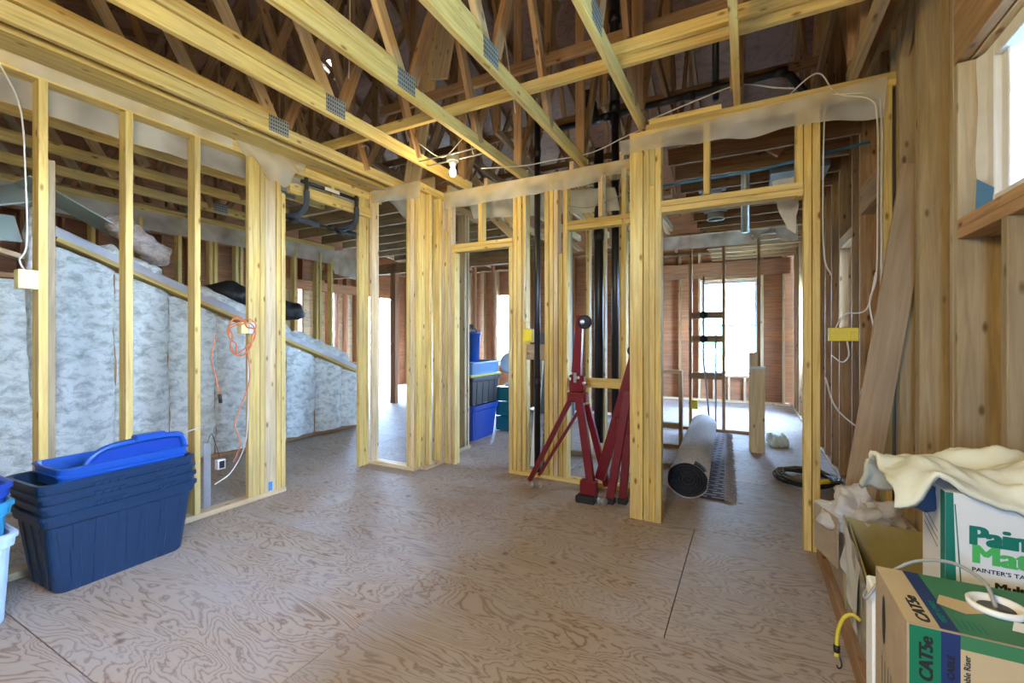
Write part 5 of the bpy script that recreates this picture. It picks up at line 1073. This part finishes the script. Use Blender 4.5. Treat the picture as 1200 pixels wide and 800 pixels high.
lettering('lettering', cb, 'CAT5e', 0.026, (0.283, fy - 0.0006, 0.655), (0, 0, 1), (-1, 0, 0), 'ink', 0.0003, 1.0, 0.15, 0.0012); lettering('lettering', cb, 'RISER CABLE', 0.013, (0.311, fy - 0.0006, 0.63), (0, 0, 1), (-1, 0, 0), 'ink', 0.0003, 1.1)
lettering('lettering', cb, 'Cable Riser', 0.012, (0.331, fy - 0.0006, 0.66), (0, 0, 1), (-1, 0, 0), 'ink', 0.0001, 1.0)
lettering('lettering', cb, 'CAT5e', 0.026, (0.286, 1.037, zt + 0.0006), (0, 1, 0), (-1, 0, 0), 'ink', 0.0003, 1.2, 0.15, 0.0012); lettering('lettering', cb, 'RISER CABLE', 0.012, (0.311, 1.05, zt + 0.0014), (0, 1, 0), (-1, 0, 0), 'print_green', 0.0002, 1.1)
for k in range(6): topq('print_line', 0.48 + 0.012 * k, 0.485 + 0.012 * k, 1.09, 1.19, 'print_green', 0.0008); 
for k in range(5): topq('print_line', 0.325 + 0.008 * k, 0.328 + 0.008 * k, 1.04, 1.075, 'print_green', 0.0008)
def oval(name, c, ry, rz, mat, off): return face_quad(name, cb, [(c[0], c[1] + ry * math.cos(a_ * 2 * PI / 20), c[2] + rz * math.sin(a_ * 2 * PI / 20)) for a_ in range(20)], mat, off)
oval('hand_hole', (0.249, 1.175, 0.67), 0.012, 0.05, 'ink', (-0.0008, 0, 0))
for k in range(5): face_quad('print_line', cb, [(0.249, 1.19 - 0.022 * k, 0.59), (0.249, 1.186 - 0.022 * k, 0.59), (0.249, 1.186 - 0.022 * k, 0.47), (0.249, 1.19 - 0.022 * k, 0.47)], 'ink', (-0.0007, 0, 0))
lathe('spool_ring', cb, [(0.034, -0.0), (0.040, 0.001), (0.041, 0.010), (0.036, 0.012), (0.031, 0.008), (0.028, -0.001), (0.004, 0.0)], (0.405, 1.145, 0.752), 'white', 24); lathe('spool_hole', cb, [(0.001, 0), (0.026, 0.0006)], (0.405, 1.145, 0.7535), 'grey_panel', 20)
face_quad('torn_patch', cb, [(0.315, 1.12, zt), (0.35, 1.10, zt), (0.385, 1.12, zt), (0.37, 1.15, zt), (0.33, 1.16, zt)], 'kraft_top', (0, 0, 0.001)); face_quad('torn_patch', cb, [(0.40, 1.075, zt), (0.46, 1.07, zt), (0.45, 1.11, zt), (0.415, 1.11, zt)], 'white', (0, 0, 0.001))
o = tube('network_cable', None, [(0.405, 1.145, 0.755), (0.40, 1.18, 0.785), (0.37, 1.235, 0.79), (0.32, 1.27, 0.765), (0.27, 1.27, 0.72), (0.235, 1.25, 0.675), (0.24, 1.30, 0.66), (0.262, 1.34, 0.67)], 0.0035, 'cable_grey', 8, 8); tag(o, 'grey network cable pulled from the cable box spool', 'cable')
bg = thing('bungee_cord', 'yellow bungee cord with black hook hanging on the open carton', 'bungee cord', (0.35, 2.1, 0.0))
tube('cord', bg, [(0.376, 2.10, 0.19), (0.352, 2.11, 0.20), (0.325, 2.11, 0.18), (0.307, 2.11, 0.12), (0.302, 2.10, 0.065)], 0.007, 'bungee', 6, 8); tube('cord_knot', bg, [(0.302, 2.10, 0.075), (0.302, 2.098, 0.05)], 0.011, 'black', smooth=False)
tube('hook', bg, [(0.302, 2.098, 0.05), (0.312, 2.09, 0.03), (0.314, 2.08, 0.012), (0.304, 2.07, 0.006), (0.298, 2.075, 0.014)], 0.0025, 'black', 5, 6); tube('cord_end', bg, [(0.302, 2.098, 0.05), (0.300, 2.09, 0.035)], 0.008, 'bungee', smooth=False)

# ------------------------------------------------------------------ outside the windows
def tree(lab, x, y_, h, s):
    t = thing('tree', lab, 'tree', (x, y_, -0.5)); tube('trunk', t, [(x, y_, -0.5), (x + 0.1, y_, h * 0.6)], [0.14] * 9, 'pine_brown', 8, 8)
    rings = []
    b_ = blob('crown', (x, y_, h * 0.75), 1.5, 1.5, h * 0.42, 'leaf', s, 0.6, flat=-1.2); b_.parent = t; b_.location = Vector((x, y_, h * 0.75)) - Vector((x, y_, -0.5))
tree('pale leafy tree outside the far window, left', -4.9, 18, 3.2, 1); tree('pale leafy tree outside the far window, right', -0.9, 17, 2.6, 2); tree('pale leafy tree outside the left windows', -15, 12, 3.0, 3)

# ------------------------------------------------------------------ sub-parts: keep world place, hang under their part
bpy.context.view_layer.update()
def sub(child, part):
    mw = child.matrix_world.copy(); child.parent = part; child.matrix_parent_inverse = part.matrix_world.inverted(); child.matrix_basis = mw
for o in list(scene.objects):
    if o.parent is not None or o.type != 'EMPTY': continue
    kids = list(o.children); nm = lambda k: k.name.split('.')[0]
    by = {}
    for k in kids: by.setdefault(nm(k), []).append(k)
    for cn, pn in (('nail_plate', 'bottom_chord'), ('handle_lug', 'tub'), ('box_cover', 'box_body'), ('hook', 'cord'), ('cord_knot', 'cord'), ('cord_end', 'cord'), ('plug', 'cord_tail'), ('reel_hub', 'reel'), ('label_sticker', 'cross_bar'),
                   ('fringe', 'rug_pile'), ('switch_face', 'switch_body'), ('spool_hole', 'spool_ring'), ('can_inside', 'light_can'), ('light_bulb', 'lamp_holder'), ('lid_latch', 'raised_rim'), ('bolt', 'hub'), ('latch', 'hub'), ('coupling', 'pipe'), ('tape_strip', 'box_body')):
        if cn in by and pn in by:
            for c in by[cn]: sub(c, by[pn][0])
